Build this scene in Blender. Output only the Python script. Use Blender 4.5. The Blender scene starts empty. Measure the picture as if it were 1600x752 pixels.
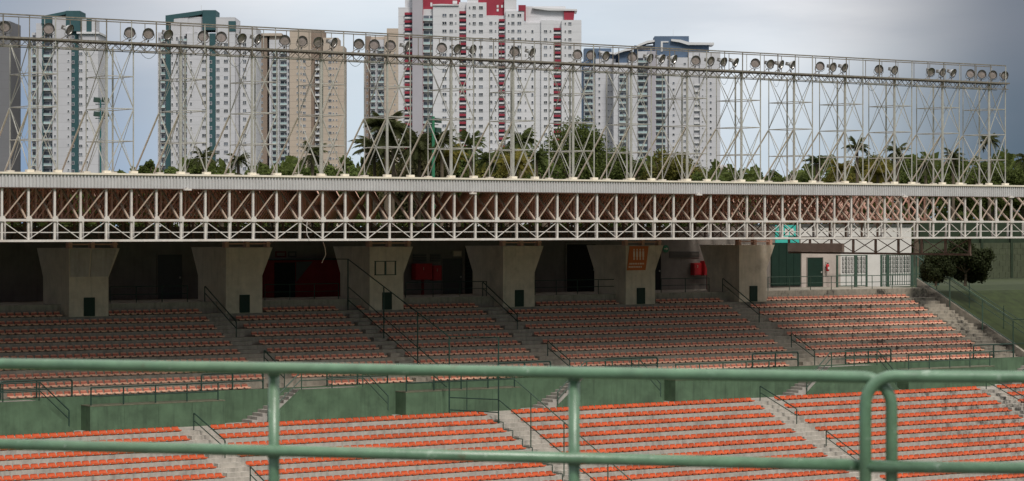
import bpy, math, random
from math import sin, cos, pi, radians as R, tan, atan
from mathutils import Vector, Matrix
random.seed(11)
sc = bpy.context.scene
# ------------------------------------------------------------------ camera, sky, sun, exposure
# world axes: x = along the far stand, y = away across the pitch, z = up; eye at z = EYE
EYE = 20.0
YAW = R(35.4); CY, SY = cos(YAW), sin(YAW)
FPX = 4000.0; HOR = 355.0
cam_d = bpy.data.cameras.new('camera'); cam = bpy.data.objects.new('camera', cam_d)
sc.collection.objects.link(cam); sc.camera = cam
cam.location = (0, 0, EYE); cam.rotation_euler = (R(90), 0, -YAW)
cam_d.sensor_width = 36; cam_d.lens = FPX / 1600 * 36; cam_d.shift_y = -(376 - HOR) / 1600
cam_d.clip_start = 0.5; cam_d.clip_end = 9000
cam_d.dof.use_dof = True; cam_d.dof.focus_distance = 165; cam_d.dof.aperture_fstop = 6.3

SUN_EL, SUN_AZ = R(50), R(35.4 + 180 - 22)      # azimuth measured from +y towards +x
w = bpy.data.worlds.new('World'); sc.world = w; w.use_nodes = True
nt = w.node_tree; nt.nodes.clear()
def N(nt, t, **k):
    n = nt.nodes.new(t)
    for a, b in k.items(): setattr(n, a, b)
    return n
def L(nt, a, b): nt.links.new(a, b)
def wmath(nt, op, a, b=None, c=None, clamp=False):
    n = N(nt, 'ShaderNodeMath', operation=op); n.use_clamp = clamp
    for i, x in enumerate((a, b, c)):
        if x is None: continue
        if isinstance(x, (int, float)): n.inputs[i].default_value = x
        else: L(nt, x, n.inputs[i])
    return n.outputs[0]
def wmix(nt, f, a, b):
    n = N(nt, 'ShaderNodeMix', data_type='RGBA')
    for s, x in ((n.inputs[0], f), (n.inputs[6], a), (n.inputs[7], b)):
        if isinstance(x, (int, float)): s.default_value = x
        elif isinstance(x, tuple): s.default_value = (*x, 1) if len(x) == 3 else x
        else: L(nt, x, s)
    return n.outputs[2]
out = N(nt, 'ShaderNodeOutputWorld'); bg = N(nt, 'ShaderNodeBackground'); bg.inputs[1].default_value = 0.1
sky = N(nt, 'ShaderNodeTexSky', sky_type='NISHITA'); sky.sun_disc = False
sky.sun_elevation = SUN_EL; sky.sun_rotation = SUN_AZ; sky.air_density = 1.2; sky.dust_density = 1.5
tc = N(nt, 'ShaderNodeTexCoord'); sep = N(nt, 'ShaderNodeSeparateXYZ'); L(nt, tc.outputs['Generated'], sep.inputs[0])
mp = N(nt, 'ShaderNodeMapping'); mp.inputs['Scale'].default_value = (7, 7, 16); mp.inputs['Location'].default_value = (3.1, 1.7, 0.4)
L(nt, tc.outputs['Generated'], mp.inputs[0])
n1 = N(nt, 'ShaderNodeTexNoise'); n1.inputs['Scale'].default_value = 1; n1.inputs['Detail'].default_value = 7; n1.inputs['Roughness'].default_value = .52; L(nt, mp.outputs[0], n1.inputs[0])
mp2 = N(nt, 'ShaderNodeMapping'); mp2.inputs['Scale'].default_value = (5, 5, 30); mp2.inputs['Location'].default_value = (9.1, 4.7, 2.4)
L(nt, tc.outputs['Generated'], mp2.inputs[0])
n2 = N(nt, 'ShaderNodeTexNoise'); n2.inputs['Scale'].default_value = 1; n2.inputs['Detail'].default_value = 6; L(nt, mp2.outputs[0], n2.inputs[0])
el = sep.outputs[2]
# clear band low down, overcast above it
cov = wmath(nt, 'ADD', wmath(nt, 'MULTIPLY', el, 12.0), wmath(nt, 'MULTIPLY', n1.outputs[0], 1.5))
cov = wmath(nt, 'SUBTRACT', cov, 1.02, clamp=True)
cov = wmath(nt, 'SMOOTHSTEP', cov, 0.0, 1.0) if False else cov
# right of the sky (towards +x): darker cloud plus vignette painted into the colour
az = wmath(nt, 'ARCTAN2', sep.outputs[0], sep.outputs[1])
bank = N(nt, 'ShaderNodeMapRange', interpolation_type='SMOOTHSTEP'); bank.inputs[1].default_value = R(40.5); bank.inputs[2].default_value = R(46.9)
L(nt, az, bank.inputs[0])
left_vignette = N(nt, 'ShaderNodeMapRange', interpolation_type='SMOOTHSTEP'); left_vignette.inputs[1].default_value = R(32); left_vignette.inputs[2].default_value = R(23.5)  # left edge of the sky darkened as a painted vignette
L(nt, az, left_vignette.inputs[0])
nmr = N(nt, 'ShaderNodeMapRange', interpolation_type='SMOOTHSTEP'); nmr.inputs[1].default_value = .34; nmr.inputs[2].default_value = .66; L(nt, n2.outputs[0], nmr.inputs[0])
tone = wmix(nt, nmr.outputs[0], (4.7, 4.95, 5.4), (6.9, 6.95, 7.1))
tone = wmix(nt, wmath(nt, 'MULTIPLY', bank.outputs[0], 0.93), tone, (1.0, 1.2, 1.55))
tone = wmix(nt, wmath(nt, 'MULTIPLY', left_vignette.outputs[0], 0.7), tone, (1.2, 1.5, 2.0))
blue = wmix(nt, 0.85, sky.outputs[0], (4.6, 5.4, 6.3))
blue = wmix(nt, wmath(nt, 'MULTIPLY', left_vignette.outputs[0], 0.85), blue, (1.2, 2.0, 3.3))
blue = wmix(nt, wmath(nt, 'MULTIPLY', bank.outputs[0], 0.93), blue, (.55, .85, 1.2))
col = wmix(nt, cov, blue, tone)
zen = N(nt, 'ShaderNodeMapRange'); zen.inputs[1].default_value = 0.15; zen.inputs[2].default_value = 0.9; L(nt, el, zen.inputs[0])
col = wmix(nt, zen.outputs[0], col, (9.6, 9.5, 9.3))
L(nt, col, bg.inputs[0]); L(nt, bg.outputs[0], out.inputs[0])

sd = bpy.data.lights.new('sun', 'SUN'); sd.energy = 2.0; sd.angle = R(12); sd.color = (1, .95, .88)
sun = bpy.data.objects.new('sun', sd); sc.collection.objects.link(sun)
sdir = Vector((sin(SUN_AZ) * cos(SUN_EL), cos(SUN_AZ) * cos(SUN_EL), sin(SUN_EL)))
sun.rotation_euler = sdir.to_track_quat('Z', 'Y').to_euler(); sun.location = (0, 0, 300)
sc.view_settings.view_transform = 'Standard'; sc.view_settings.look = 'None'
sc.view_settings.exposure = 0.42; sc.view_settings.gamma = 1

# ------------------------------------------------------------------ helpers
def ratio(px):
    return tan(YAW + atan((px - 800) / FPX))          # x/y of the sight line through a column of the photograph
def at(px, v): return ratio(px) * v
def dist(px, v): return v * (CY + ratio(px) * SY)
def zat(px, py, v): return EYE - (py - HOR) * dist(px, v) / FPX
def pt(px, py, v): return Vector((at(px, v), v, zat(px, py, v)))
def cpt(px, Z, z):                                     # point at camera depth Z and height z (relative to the eye)
    X = (px - 800) / FPX * Z
    return Vector((X * CY + Z * SY, -X * SY + Z * CY, EYE + z))

class MB:
    def __init__(s): s.v = []; s.f = []; s.m = []
    def add(s, vs, fs, m=0):
        b = len(s.v); s.v += [tuple(p) for p in vs]
        for f in fs: s.f.append(tuple(b + i for i in f)); s.m.append(m)
    def box(s, x0, y0, z0, x1, y1, z1, m=0):
        if x0 > x1: x0, x1 = x1, x0
        if y0 > y1: y0, y1 = y1, y0
        if z0 > z1: z0, z1 = z1, z0
        s.add([(x0,y0,z0),(x1,y0,z0),(x1,y1,z0),(x0,y1,z0),(x0,y0,z1),(x1,y0,z1),(x1,y1,z1),(x0,y1,z1)],
              [(0,3,2,1),(4,5,6,7),(0,1,5,4),(1,2,6,5),(2,3,7,6),(3,0,4,7)], m)
    def tube(s, a, b, r, n=6, m=0, r2=None, cap=True):
        a = Vector(a); b = Vector(b); d = b - a
        if d.length < 1e-6: return
        d.normalize(); u = d.cross(Vector((0, 0, 1)) if abs(d.z) < .95 else Vector((1, 0, 0))).normalized(); w_ = d.cross(u)
        r2 = r if r2 is None else r2; vs = []
        for p, q in ((a, r), (b, r2)):
            for i in range(n):
                t = 2 * pi * (i + .5) / n; vs.append(p + u * cos(t) * q + w_ * sin(t) * q)
        fs = [(i, (i + 1) % n, n + (i + 1) % n, n + i) for i in range(n)]
        if cap: fs += [tuple(range(n))[::-1], tuple(range(n, 2 * n))]
        s.add(vs, fs, m)
    def beam(s, a, b, wd, ht=None, m=0): s.tube(a, b, (wd + (ht or wd)) * .5 * .7071, 4, m)
    def path(s, pts, r, n=8, m=0):
        pts = [Vector(p) for p in pts]; rings = []; prev = None
        for i, p in enumerate(pts):
            d = (pts[min(i + 1, len(pts) - 1)] - pts[max(i - 1, 0)]).normalized()
            if prev is None: u = d.cross(Vector((0, 0, 1)) if abs(d.z) < .9 else Vector((1, 0, 0))).normalized()
            else: u = (prev - d * prev.dot(d)).normalized()
            prev = u; q = d.cross(u)
            rr = r[i] if isinstance(r, (list, tuple)) else r
            rings.append([p + u * cos(2 * pi * k / n) * rr + q * sin(2 * pi * k / n) * rr for k in range(n)])
        vs = [v for g in rings for v in g]; fs = []
        for i in range(len(pts) - 1):
            for k in range(n): fs.append((i * n + k, i * n + (k + 1) % n, (i + 1) * n + (k + 1) % n, (i + 1) * n + k))
        fs += [tuple(range(n))[::-1], tuple(range((len(pts) - 1) * n, len(pts) * n))]
        s.add(vs, fs, m)
    def prism(s, poly, vec, m=0):                     # polygon of 3D points extruded by vec
        n = len(poly); vec = Vector(vec); vs = [Vector(p) for p in poly] + [Vector(p) + vec for p in poly]
        s.add(vs, [tuple(range(n)), tuple(range(2 * n - 1, n - 1, -1))] + [(i, n + i, n + (i + 1) % n, (i + 1) % n) for i in range(n)], m)
    def mesh(s, name, mats, origin=(0, 0, 0), smooth=False):
        me = bpy.data.meshes.new(name); ox, oy, oz = origin
        me.from_pydata([(x - ox, y - oy, z - oz) for x, y, z in s.v], [], s.f)
        for m in (mats if isinstance(mats, (list, tuple)) else [mats]): me.materials.append(m)
        if any(s.m): me.polygons.foreach_set('material_index', s.m)
        if smooth: me.polygons.foreach_set('use_smooth', [True] * len(s.f))
        me.validate(); me.update(); return me
def link(name, me, parent=None, loc=(0, 0, 0), rot=None):
    o = bpy.data.objects.new(name, me); sc.collection.objects.link(o); o.location = loc
    if rot is not None: o.rotation_euler = rot
    if parent is not None: o.parent = parent
    return o
def tag(o, label=None, cat=None, group=None, kind=None):
    if label: o['label'] = label
    if cat: o['category'] = cat
    if group: o['group'] = group
    if kind: o['kind'] = kind
    return o
def thing(name, loc, label, cat, group=None, rz=0):
    return tag(link(name, None, None, loc, (0, 0, rz)), label, cat, group)
def part(name, mb, mats, parent, smooth=False, kind=None, label=None):   # world-coordinate mesh under an unrotated thing
    o = link(name, mb.mesh(name, mats, parent.location if parent.parent is None else parent.parent.location, smooth), parent)
    return tag(o, label, None, None, kind)
def solo(name, mb, mats, loc, label, cat, group=None, kind=None, smooth=False):
    o = link(name, mb.mesh(name, mats, loc, smooth), None, loc); return tag(o, label, cat, group, kind)
def struct(name, mb, mats, smooth=False, label=None):
    return tag(link(name, mb.mesh(name, mats, (0, 0, 0), smooth)), label, None, None, 'structure')
def kids(o): return [c for c in bpy.data.objects if c.parent is o]
def copy_thing(src, ch, loc, label, rz=None):
    r = src.copy(); sc.collection.objects.link(r); r.location = loc
    if rz is not None: r.rotation_euler = (0, 0, rz)
    r['label'] = label
    for c, sub in ch:
        d = c.copy(); sc.collection.objects.link(d); d.parent = r
        for g_ in sub: e = g_.copy(); sc.collection.objects.link(e); e.parent = d
    return r
ORD = 'first second third fourth fifth sixth seventh eighth ninth tenth eleventh twelfth thirteenth fourteenth fifteenth sixteenth seventeenth eighteenth nineteenth'.split()
TENS = {2: 'twenty', 3: 'thirty', 4: 'forty', 5: 'fifty', 6: 'sixty'}
def ordn(n):
    if n <= 19: return ORD[n - 1]
    t, u = divmod(n, 10); return TENS[t][:-1] + 'ieth' if u == 0 else TENS[t] + '-' + ORD[u - 1]

# ------------------------------------------------------------------ materials
def mat(name, col, rough=.7, var=.18, scale=3., metal=0., dirt=0., dirtcol=(.03, .028, .024), streak=0., isl=0., objr=0., bump=0., spec=.3, stretch=(1, 1, 1), extra=None):
    m = bpy.data.materials.new(name); m.use_nodes = True; t = m.node_tree; b = t.nodes['Principled BSDF']
    b.inputs['Roughness'].default_value = rough; b.inputs['Metallic'].default_value = metal
    b.inputs['Specular IOR Level'].default_value = spec
    ge = N(t, 'ShaderNodeNewGeometry'); ps = ge.outputs['Position']
    mpn = N(t, 'ShaderNodeMapping'); mpn.inputs['Scale'].default_value = stretch; L(t, ps, mpn.inputs[0])
    nz = N(t, 'ShaderNodeTexNoise'); nz.inputs['Scale'].default_value = scale; nz.inputs['Detail'].default_value = 6; nz.inputs['Roughness'].default_value = .62
    L(t, mpn.outputs[0], nz.inputs[0])
    lo = tuple(c * (1 - var) for c in col); hi = tuple(min(1, c * (1 + var)) for c in col)
    mr = N(t, 'ShaderNodeMapRange'); mr.inputs[1].default_value = .3; mr.inputs[2].default_value = .7; L(t, nz.outputs[0], mr.inputs[0])
    c = wmix(t, mr.outputs[0], lo, hi)
    if isl or objr:
        src = ge.outputs['Random Per Island'] if isl else N(t, 'ShaderNodeObjectInfo').outputs['Random']
        a = isl or objr; k = wmath(t, 'MULTIPLY_ADD', src, 2 * a, 1 - a)
        mm = N(t, 'ShaderNodeVectorMath', operation='SCALE'); L(t, c, mm.inputs[0]); L(t, k, mm.inputs['Scale']); c = mm.outputs[0]
    if streak:
        m2 = N(t, 'ShaderNodeMapping'); m2.inputs['Scale'].default_value = (2.2, 2.2, .22); L(t, ps, m2.inputs[0])
        z2 = N(t, 'ShaderNodeTexNoise'); z2.inputs['Scale'].default_value = 2.; z2.inputs['Detail'].default_value = 5; L(t, m2.outputs[0], z2.inputs[0])
        r2 = N(t, 'ShaderNodeMapRange'); r2.inputs[1].default_value = .5; r2.inputs[2].default_value = .78; r2.inputs[4].default_value = streak; L(t, z2.outputs[0], r2.inputs[0])
        c = wmix(t, r2.outputs[0], c, dirtcol)
    if dirt:
        z3 = N(t, 'ShaderNodeTexNoise'); z3.inputs['Scale'].default_value = .55; z3.inputs['Detail'].default_value = 9; z3.inputs['Roughness'].default_value = .7; L(t, ps, z3.inputs[0])
        r3 = N(t, 'ShaderNodeMapRange'); r3.inputs[1].default_value = .5; r3.inputs[2].default_value = .7; r3.inputs[4].default_value = dirt; L(t, z3.outputs[0], r3.inputs[0])
        c = wmix(t, r3.outputs[0], c, dirtcol)
    if extra: c = extra(t, c, ge)
    L(t, c, b.inputs['Base Color'])
    if bump:
        bp = N(t, 'ShaderNodeBump'); bp.inputs['Strength'].default_value = bump; bp.inputs['Distance'].default_value = .02; L(t, nz.outputs[0], bp.inputs['Height']); L(t, bp.outputs[0], b.inputs['Normal'])
    return m
def mildew(t, c, ge):                                   # black mould patches on the open right end of the stand
    sp = N(t, 'ShaderNodeSeparateXYZ'); L(t, ge.outputs['Position'], sp.inputs[0])
    a = N(t, 'ShaderNodeMapRange', interpolation_type='SMOOTHSTEP'); a.inputs[1].default_value = 118; a.inputs[2].default_value = 127; L(t, sp.outputs[0], a.inputs[0])
    mm = N(t, 'ShaderNodeMapping'); mm.inputs['Scale'].default_value = (1.1, .25, .9); L(t, ge.outputs['Position'], mm.inputs[0])
    z = N(t, 'ShaderNodeTexNoise'); z.inputs['Scale'].default_value = 1.0; z.inputs['Detail'].default_value = 8; z.inputs['Roughness'].default_value = .75; L(t, mm.outputs[0], z.inputs[0])
    r = N(t, 'ShaderNodeMapRange'); r.inputs[1].default_value = .5; r.inputs[2].default_value = .62; r.inputs[4].default_value = .85; L(t, z.outputs[0], r.inputs[0])
    return wmix(t, wmath(t, 'MULTIPLY', a.outputs[0], r.outputs[0]), c, (.012, .011, .010))
def chips(t, c, ge):
    z = N(t, 'ShaderNodeTexNoise'); z.inputs['Scale'].default_value = 7; z.inputs['Detail'].default_value = 9; z.inputs['Roughness'].default_value = .75; L(t, ge.outputs['Position'], z.inputs[0])
    a = N(t, 'ShaderNodeMapRange'); a.inputs[1].default_value = .60; a.inputs[2].default_value = .66; a.inputs[4].default_value = .8; L(t, z.outputs[0], a.inputs[0])
    b = N(t, 'ShaderNodeMapRange'); b.inputs[1].default_value = .40; b.inputs[2].default_value = .33; b.inputs[4].default_value = .7; L(t, z.outputs[0], b.inputs[0])
    return wmix(t, b.outputs[0], wmix(t, a.outputs[0], c, (.34, .42, .34)), (.10, .07, .035))
M = {}
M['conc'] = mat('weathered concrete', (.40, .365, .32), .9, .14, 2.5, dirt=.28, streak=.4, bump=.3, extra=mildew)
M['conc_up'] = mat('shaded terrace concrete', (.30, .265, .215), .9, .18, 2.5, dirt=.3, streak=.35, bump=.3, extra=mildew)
M['conc_pale'] = mat('pale concrete', (.36, .33, .30), .9, .12, 1.5, dirt=.3, streak=.25)
M['pillar'] = mat('bare pillar concrete', (.52, .45, .36), .9, .12, 1.3, dirt=.35, dirtcol=(.12, .11, .10), streak=.25, bump=.3)
M['white'] = mat('white truss paint', (.58, .545, .51), .6, .12, 4., dirt=.4, dirtcol=(.30, .20, .13))
M['braceb'] = mat('beige brace paint', (.40, .31, .245), .6, .15, 4., dirt=.3, dirtcol=(.2, .12, .08))
M['cream'] = mat('cream flashing', (.72, .66, .55), .6, .1, 3., dirt=.2, dirtcol=(.35, .22, .1))
M['galv'] = mat('galvanised tower steel', (.42, .41, .37), .5, .15, 5., metal=.25, dirt=.3, dirtcol=(.16, .10, .06))
M['rustrail'] = mat('rusty gantry steel', (.20, .18, .15), .65, .3, 6., metal=.2, dirt=.5, dirtcol=(.10, .05, .03))
M['fascia'] = mat('fascia sheet', (.50, .49, .49), .5, .06, 1.5, streak=.22, dirtcol=(.25, .23, .2), metal=.1)
M['brown'] = mat('brown roof lattice', (.52, .31, .24), .7, .15, 3., dirt=.25, dirtcol=(.1, .06, .04))
M['darkbrown'] = mat('dark lattice paint', (.10, .065, .05), .7, .15, 3.)
M['deck'] = mat('roof deck sheet', (.20, .15, .125), .8, .1, 2.)
M['green'] = mat('green painted wall', (.080, .132, .078), .75, .22, 1.0, dirt=.5, dirtcol=(.035, .055, .035), streak=.6)
M['greenrail'] = mat('green railing paint', (.095, .185, .108), .36, .2, 9., spec=.6, dirt=.3, dirtcol=(.16, .20, .11), bump=.25, extra=chips)
M['darkrail'] = mat('dark green rail paint', (.020, .045, .034), .5, .2, 5.)
M['midrail'] = mat('mid green rail paint', (.045, .08, .058), .5, .2, 5.)
M['doorgreen'] = mat('dark green door', (.006, .022, .014), .6, .15, 2.)
M['teal'] = mat('teal banner', (.05, .42, .36), .7, .08, 2.)
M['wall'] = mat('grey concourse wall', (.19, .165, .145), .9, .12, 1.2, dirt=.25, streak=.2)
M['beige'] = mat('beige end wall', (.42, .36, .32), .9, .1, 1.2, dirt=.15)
M['whitewall'] = mat('white building wall', (.60, .575, .54), .85, .06, 1.2, dirt=.12, dirtcol=(.35, .33, .28), streak=.12)
M['redwall'] = mat('dark red wall', (.16, .012, .012), .8, .15, 1.5)
M['red'] = mat('red cabinet paint', (.42, .02, .025), .4, .1, 3.)
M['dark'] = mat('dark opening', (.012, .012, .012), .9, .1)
M['grille'] = mat('grey grille', (.07, .07, .068), .7, .1)
M['orangeb'] = mat('orange banner cloth', (.42, .12, .035), .8, .08, 2.)
M['pale'] = mat('pale print', (.62, .5, .4), .8, .05)
M['signgreen'] = mat('green sign', (.035, .17, .09), .6, .1)
M['grass'] = mat('grass', (.022, .032, .008), .95, .35, 1.5, dirt=.3, dirtcol=(.03, .04, .012))
M['pitch'] = mat('pitch grass', (.05, .10, .025), .95, .2, .5)
M['earth'] = mat('far ground', (.035, .045, .018), .95, .3, .05)
M['block'] = mat('boundary wall blocks', (.06, .07, .04), .9, .2, 1.5, streak=.3)
M['mesh'] = mat('green mesh fence', (.022, .035, .018), .7, .2, 3.)
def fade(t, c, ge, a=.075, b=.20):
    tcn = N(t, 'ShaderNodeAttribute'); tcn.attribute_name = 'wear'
    return wmix(t, tcn.outputs['Fac'], c, (.70, .40, .28))  # faded salmon, laid on the edges that catch light from above
M['seat_low'] = mat('orange seat plastic', (.46, .08, .025), .5, .14, 4., isl=.20, spec=.3)
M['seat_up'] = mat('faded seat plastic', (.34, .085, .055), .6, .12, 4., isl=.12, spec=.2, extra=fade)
M['seat_under'] = mat('seat underside', (.10, .02, .012), .8, .1)

b_ = M['greenrail'].node_tree.nodes['Principled BSDF']; b_.inputs['Coat Weight'].default_value = .2; b_.inputs['Coat Roughness'].default_value = .3
# ------------------------------------------------------------------ ground and pitch
FL = EYE - 4.65                                          # concourse floor
g = MB()
g.add([(-4000, 152, FL - .25), (6000, 152, FL - .25), (6000, 7000, FL - .25), (-4000, 7000, FL - .25)], [(0, 1, 2, 3)])
struct('ground', g, M['earth'])
g = MB(); g.add([(-4000, -4000, -.4), (6000, -4000, -.4), (6000, 152, -.4), (-4000, 152, -.4)], [(0, 1, 2, 3)])
struct('ground', g, M['earth'])
g = MB()                                                 # grass bank falling away beside the end stairs
g.add([(139.9, 152, FL - .2), (330, 152, FL - .2), (330, 143, FL - .35), (139.9, 143, FL - .35), (139.9, 131, FL - 5.3), (330, 131, FL - 4.2), (139.9, 112, FL - 7.6), (330, 112, FL - 7.6)],
      [(0, 3, 2, 1), (3, 4, 5, 2), (4, 6, 7, 5)])
struct('grass_bank', g, M['grass'])
g = MB(); g.add([(-200, -20, .02), (330, -20, .02), (330, 112, .02), (-200, 112, .02)], [(0, 1, 2, 3)])
struct('pitch', g, M['pitch'])

# ------------------------------------------------------------------ terraces
UD, UR, UV1 = .97, .462, 140.6                           # upper tier: row depth, rise, seat line of top row
def up_z(i): return EYE - 5.36 - UR * i                  # tread level of row i (0 = top)
def up_v(i): return UV1 - UD * i                         # seat line
LD, LR, LV1 = 1.0, .44, 127.5
def lo_z(i): return EYE - 11.42 - LR * i
def lo_v(i): return LV1 - LD * i
UX0, UX1 = 5, 139.3
WV = 131.3                                               # main green wall
prof = [(152, FL), (141.15, FL)]
for i in range(10):
    f = up_v(i) + .55 if i else 141.15
    prof += [(f, up_z(i))]
    prof += [(up_v(i) - .42, up_z(i))]
prof[-1] = (WV + .05, up_z(9))
pr2 = [prof[0]]
for a in prof[1:]:
    if pr2[-1][0] != a[0] and pr2[-1][1] != a[1]: pr2.append((a[0], pr2[-1][1]))
    pr2.append(a)
def terrace(profile, x0, x1, step=None):
    mb = MB(); n = len(profile)
    xs = [x0, x1]
    for x in xs: mb.v += [(x, v, z) for v, z in profile]
    for i in range(n - 1): mb.f.append((i, i + 1, n + i + 1, n + i)); mb.m.append(0)
    return mb
t = terrace(pr2, UX0, UX1)
b = len(t.v); t.v += [(UX1, v, z) for v, z in pr2] + [(UX1, WV, 4), (UX1, 152, 4)]
t.f.append(tuple(range(b, len(t.v)))); t.m.append(0)
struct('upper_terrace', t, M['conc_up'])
NLO = 22
pl = [(WV + .1, lo_z(0)), ]
for i in range(NLO):
    pl += [(lo_v(i) - .45, lo_z(i)), (lo_v(i) - .45, lo_z(i + 1))]
pl += [(100.5, lo_z(NLO)), (100.5, .02)]
t = terrace(pl, UX0, 175)
struct('lower_terrace', t, M['conc'])

# aisles
UA = [55.2 - 0.0, 76.2, 97.3, 118.3]; UAW = 1.55
LA = [47.0, 68.05, 89.0, 110.0, 131.0, 152.0]; LAW = 1.5
def steps(kind, a, wd, n, zf, vf, D, Rr, m, label):
    root = tag(link('aisle_steps', None, None, (a, vf(n - 1), zf(n - 1))), label, None, None, 'structure')
    for i in range(n):
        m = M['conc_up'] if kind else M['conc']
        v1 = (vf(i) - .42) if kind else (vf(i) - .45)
        z = zf(i + 1)
        mb = MB(); mb.box(a + .02, v1 - D * .5, z - .02, a + wd - .02, v1 - .002, z + Rr * .5)
        part('step', mb, m, root)
    return root
for k, a in enumerate(UA): steps(1, a, UAW, 9, up_z, up_v, UD, UR, M['conc_pale'], 'half steps down the %s aisle of the upper tier' % ORD[k])
steps(1, 86.5, 1.0, 9, up_z, up_v, UD, UR, M['conc_up'], 'half steps in the narrow aisle beside the tall dividing fence')
steps(1, 137.0, 2.2, 9, up_z, up_v, UD, UR, M['conc_pale'], 'half steps down the end aisle by the grass bank')
for k, a in enumerate(LA): steps(0, a, LAW, 20, lo_z, lo_v, LD, LR, M['conc_pale'], 'half steps down the %s aisle of the lower tier' % ORD[k])

# ------------------------------------------------------------------ seats
def seat_mb(wd, up, hs=1.0):
    mb = MB(); h = wd / 2
    # shell: front lip, pan, curved back, as one strip with thickness, rounded top corners
    pr = [(-.20, .015), (-.215, .075), (-.19, .105), (-.05, .088), (.13, .10), (.175, .15), (.20, .24), (.215, .30)]
    wds = [.86, .97, 1, 1, 1, .98, .93, .70]
    top = []
    for (y, z), k in zip(pr, wds): top.append([(-h * k, y, z * hs), (-h * .5 * k, y + (.02 if z > .12 else 0), z * hs - .008), (h * .5 * k, y + (.02 if z > .12 else 0), z * hs - .008), (h * k, y, z * hs)])
    vs = [p for r_ in top for p in r_]; n = len(pr); fs = []
    for i in range(n - 1):
        for j in range(3): fs.append((i * 4 + j, i * 4 + j + 1, (i + 1) * 4 + j + 1, (i + 1) * 4 + j))
    mb.add(vs, fs, 0)
    # underside / rear skin
    bv = []
    for i, ((y, z), k) in enumerate(zip(pr, wds)):
        dy, dz = (.018, -.0) if i < 2 else ((0, -.02) if i < 5 else (.02, 0)); bv += [(-h * k * .98, y + dy + (.03 if i >= 5 else 0), z * hs + dz), (h * k * .98, y + dy + (.03 if i >= 5 else 0), z * hs + dz)]
    fs = [(2 * i, 2 * i + 2, 2 * i + 3, 2 * i + 1) for i in range(n - 1)]; mb.add(bv, fs, 1)
    # rim closing the two skins
    for side, a in ((0, 0), (1, 3)):
        for i in range(n - 1):
            mb.f.append((i * 4 + a, (i + 1) * 4 + a, n * 4 + 2 * (i + 1) + side, n * 4 + 2 * i + side)); mb.m.append(0)
    mb.f.append(((n - 1) * 4, (n - 1) * 4 + 3, n * 4 + 2 * (n - 1) + 1, n * 4 + 2 * (n - 1))); mb.m.append(0)
    mb.box(-.06, -.12, -.06, .06, .08, .07, 1)           # mounting foot
    return mb
def put(dst, src, x, y, z, wear=None):
    b = len(dst.v); dst.v += [(p[0] + x, p[1] + y, p[2] + z) for p in src.v]
    for f, m in zip(src.f, src.m): dst.f.append(tuple(b + i for i in f)); dst.m.append(m)
def lit_fade_attr(me, zrel):
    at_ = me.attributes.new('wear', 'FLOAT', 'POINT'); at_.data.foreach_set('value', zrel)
SP = .495
def in_frame(x, y):
    Z = x * SY + y * CY; px = 800 + FPX * (x * CY - y * SY) / Z; return -20 < px < 1620, Z, px
def lit_fade_f(z, up):                                        # salmon fading, painted paler on lit lip and top edge, redder in shaded hollow
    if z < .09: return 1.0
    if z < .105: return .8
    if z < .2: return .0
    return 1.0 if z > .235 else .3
pil_u = [66.1 * 1.0145 + 10.5 * k for k in range(-1, 6)]
pil_u = [56.5, 67.05, 77.7, 88.25, 98.8, 109.2, 119.5]
PW = 2.6
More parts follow.
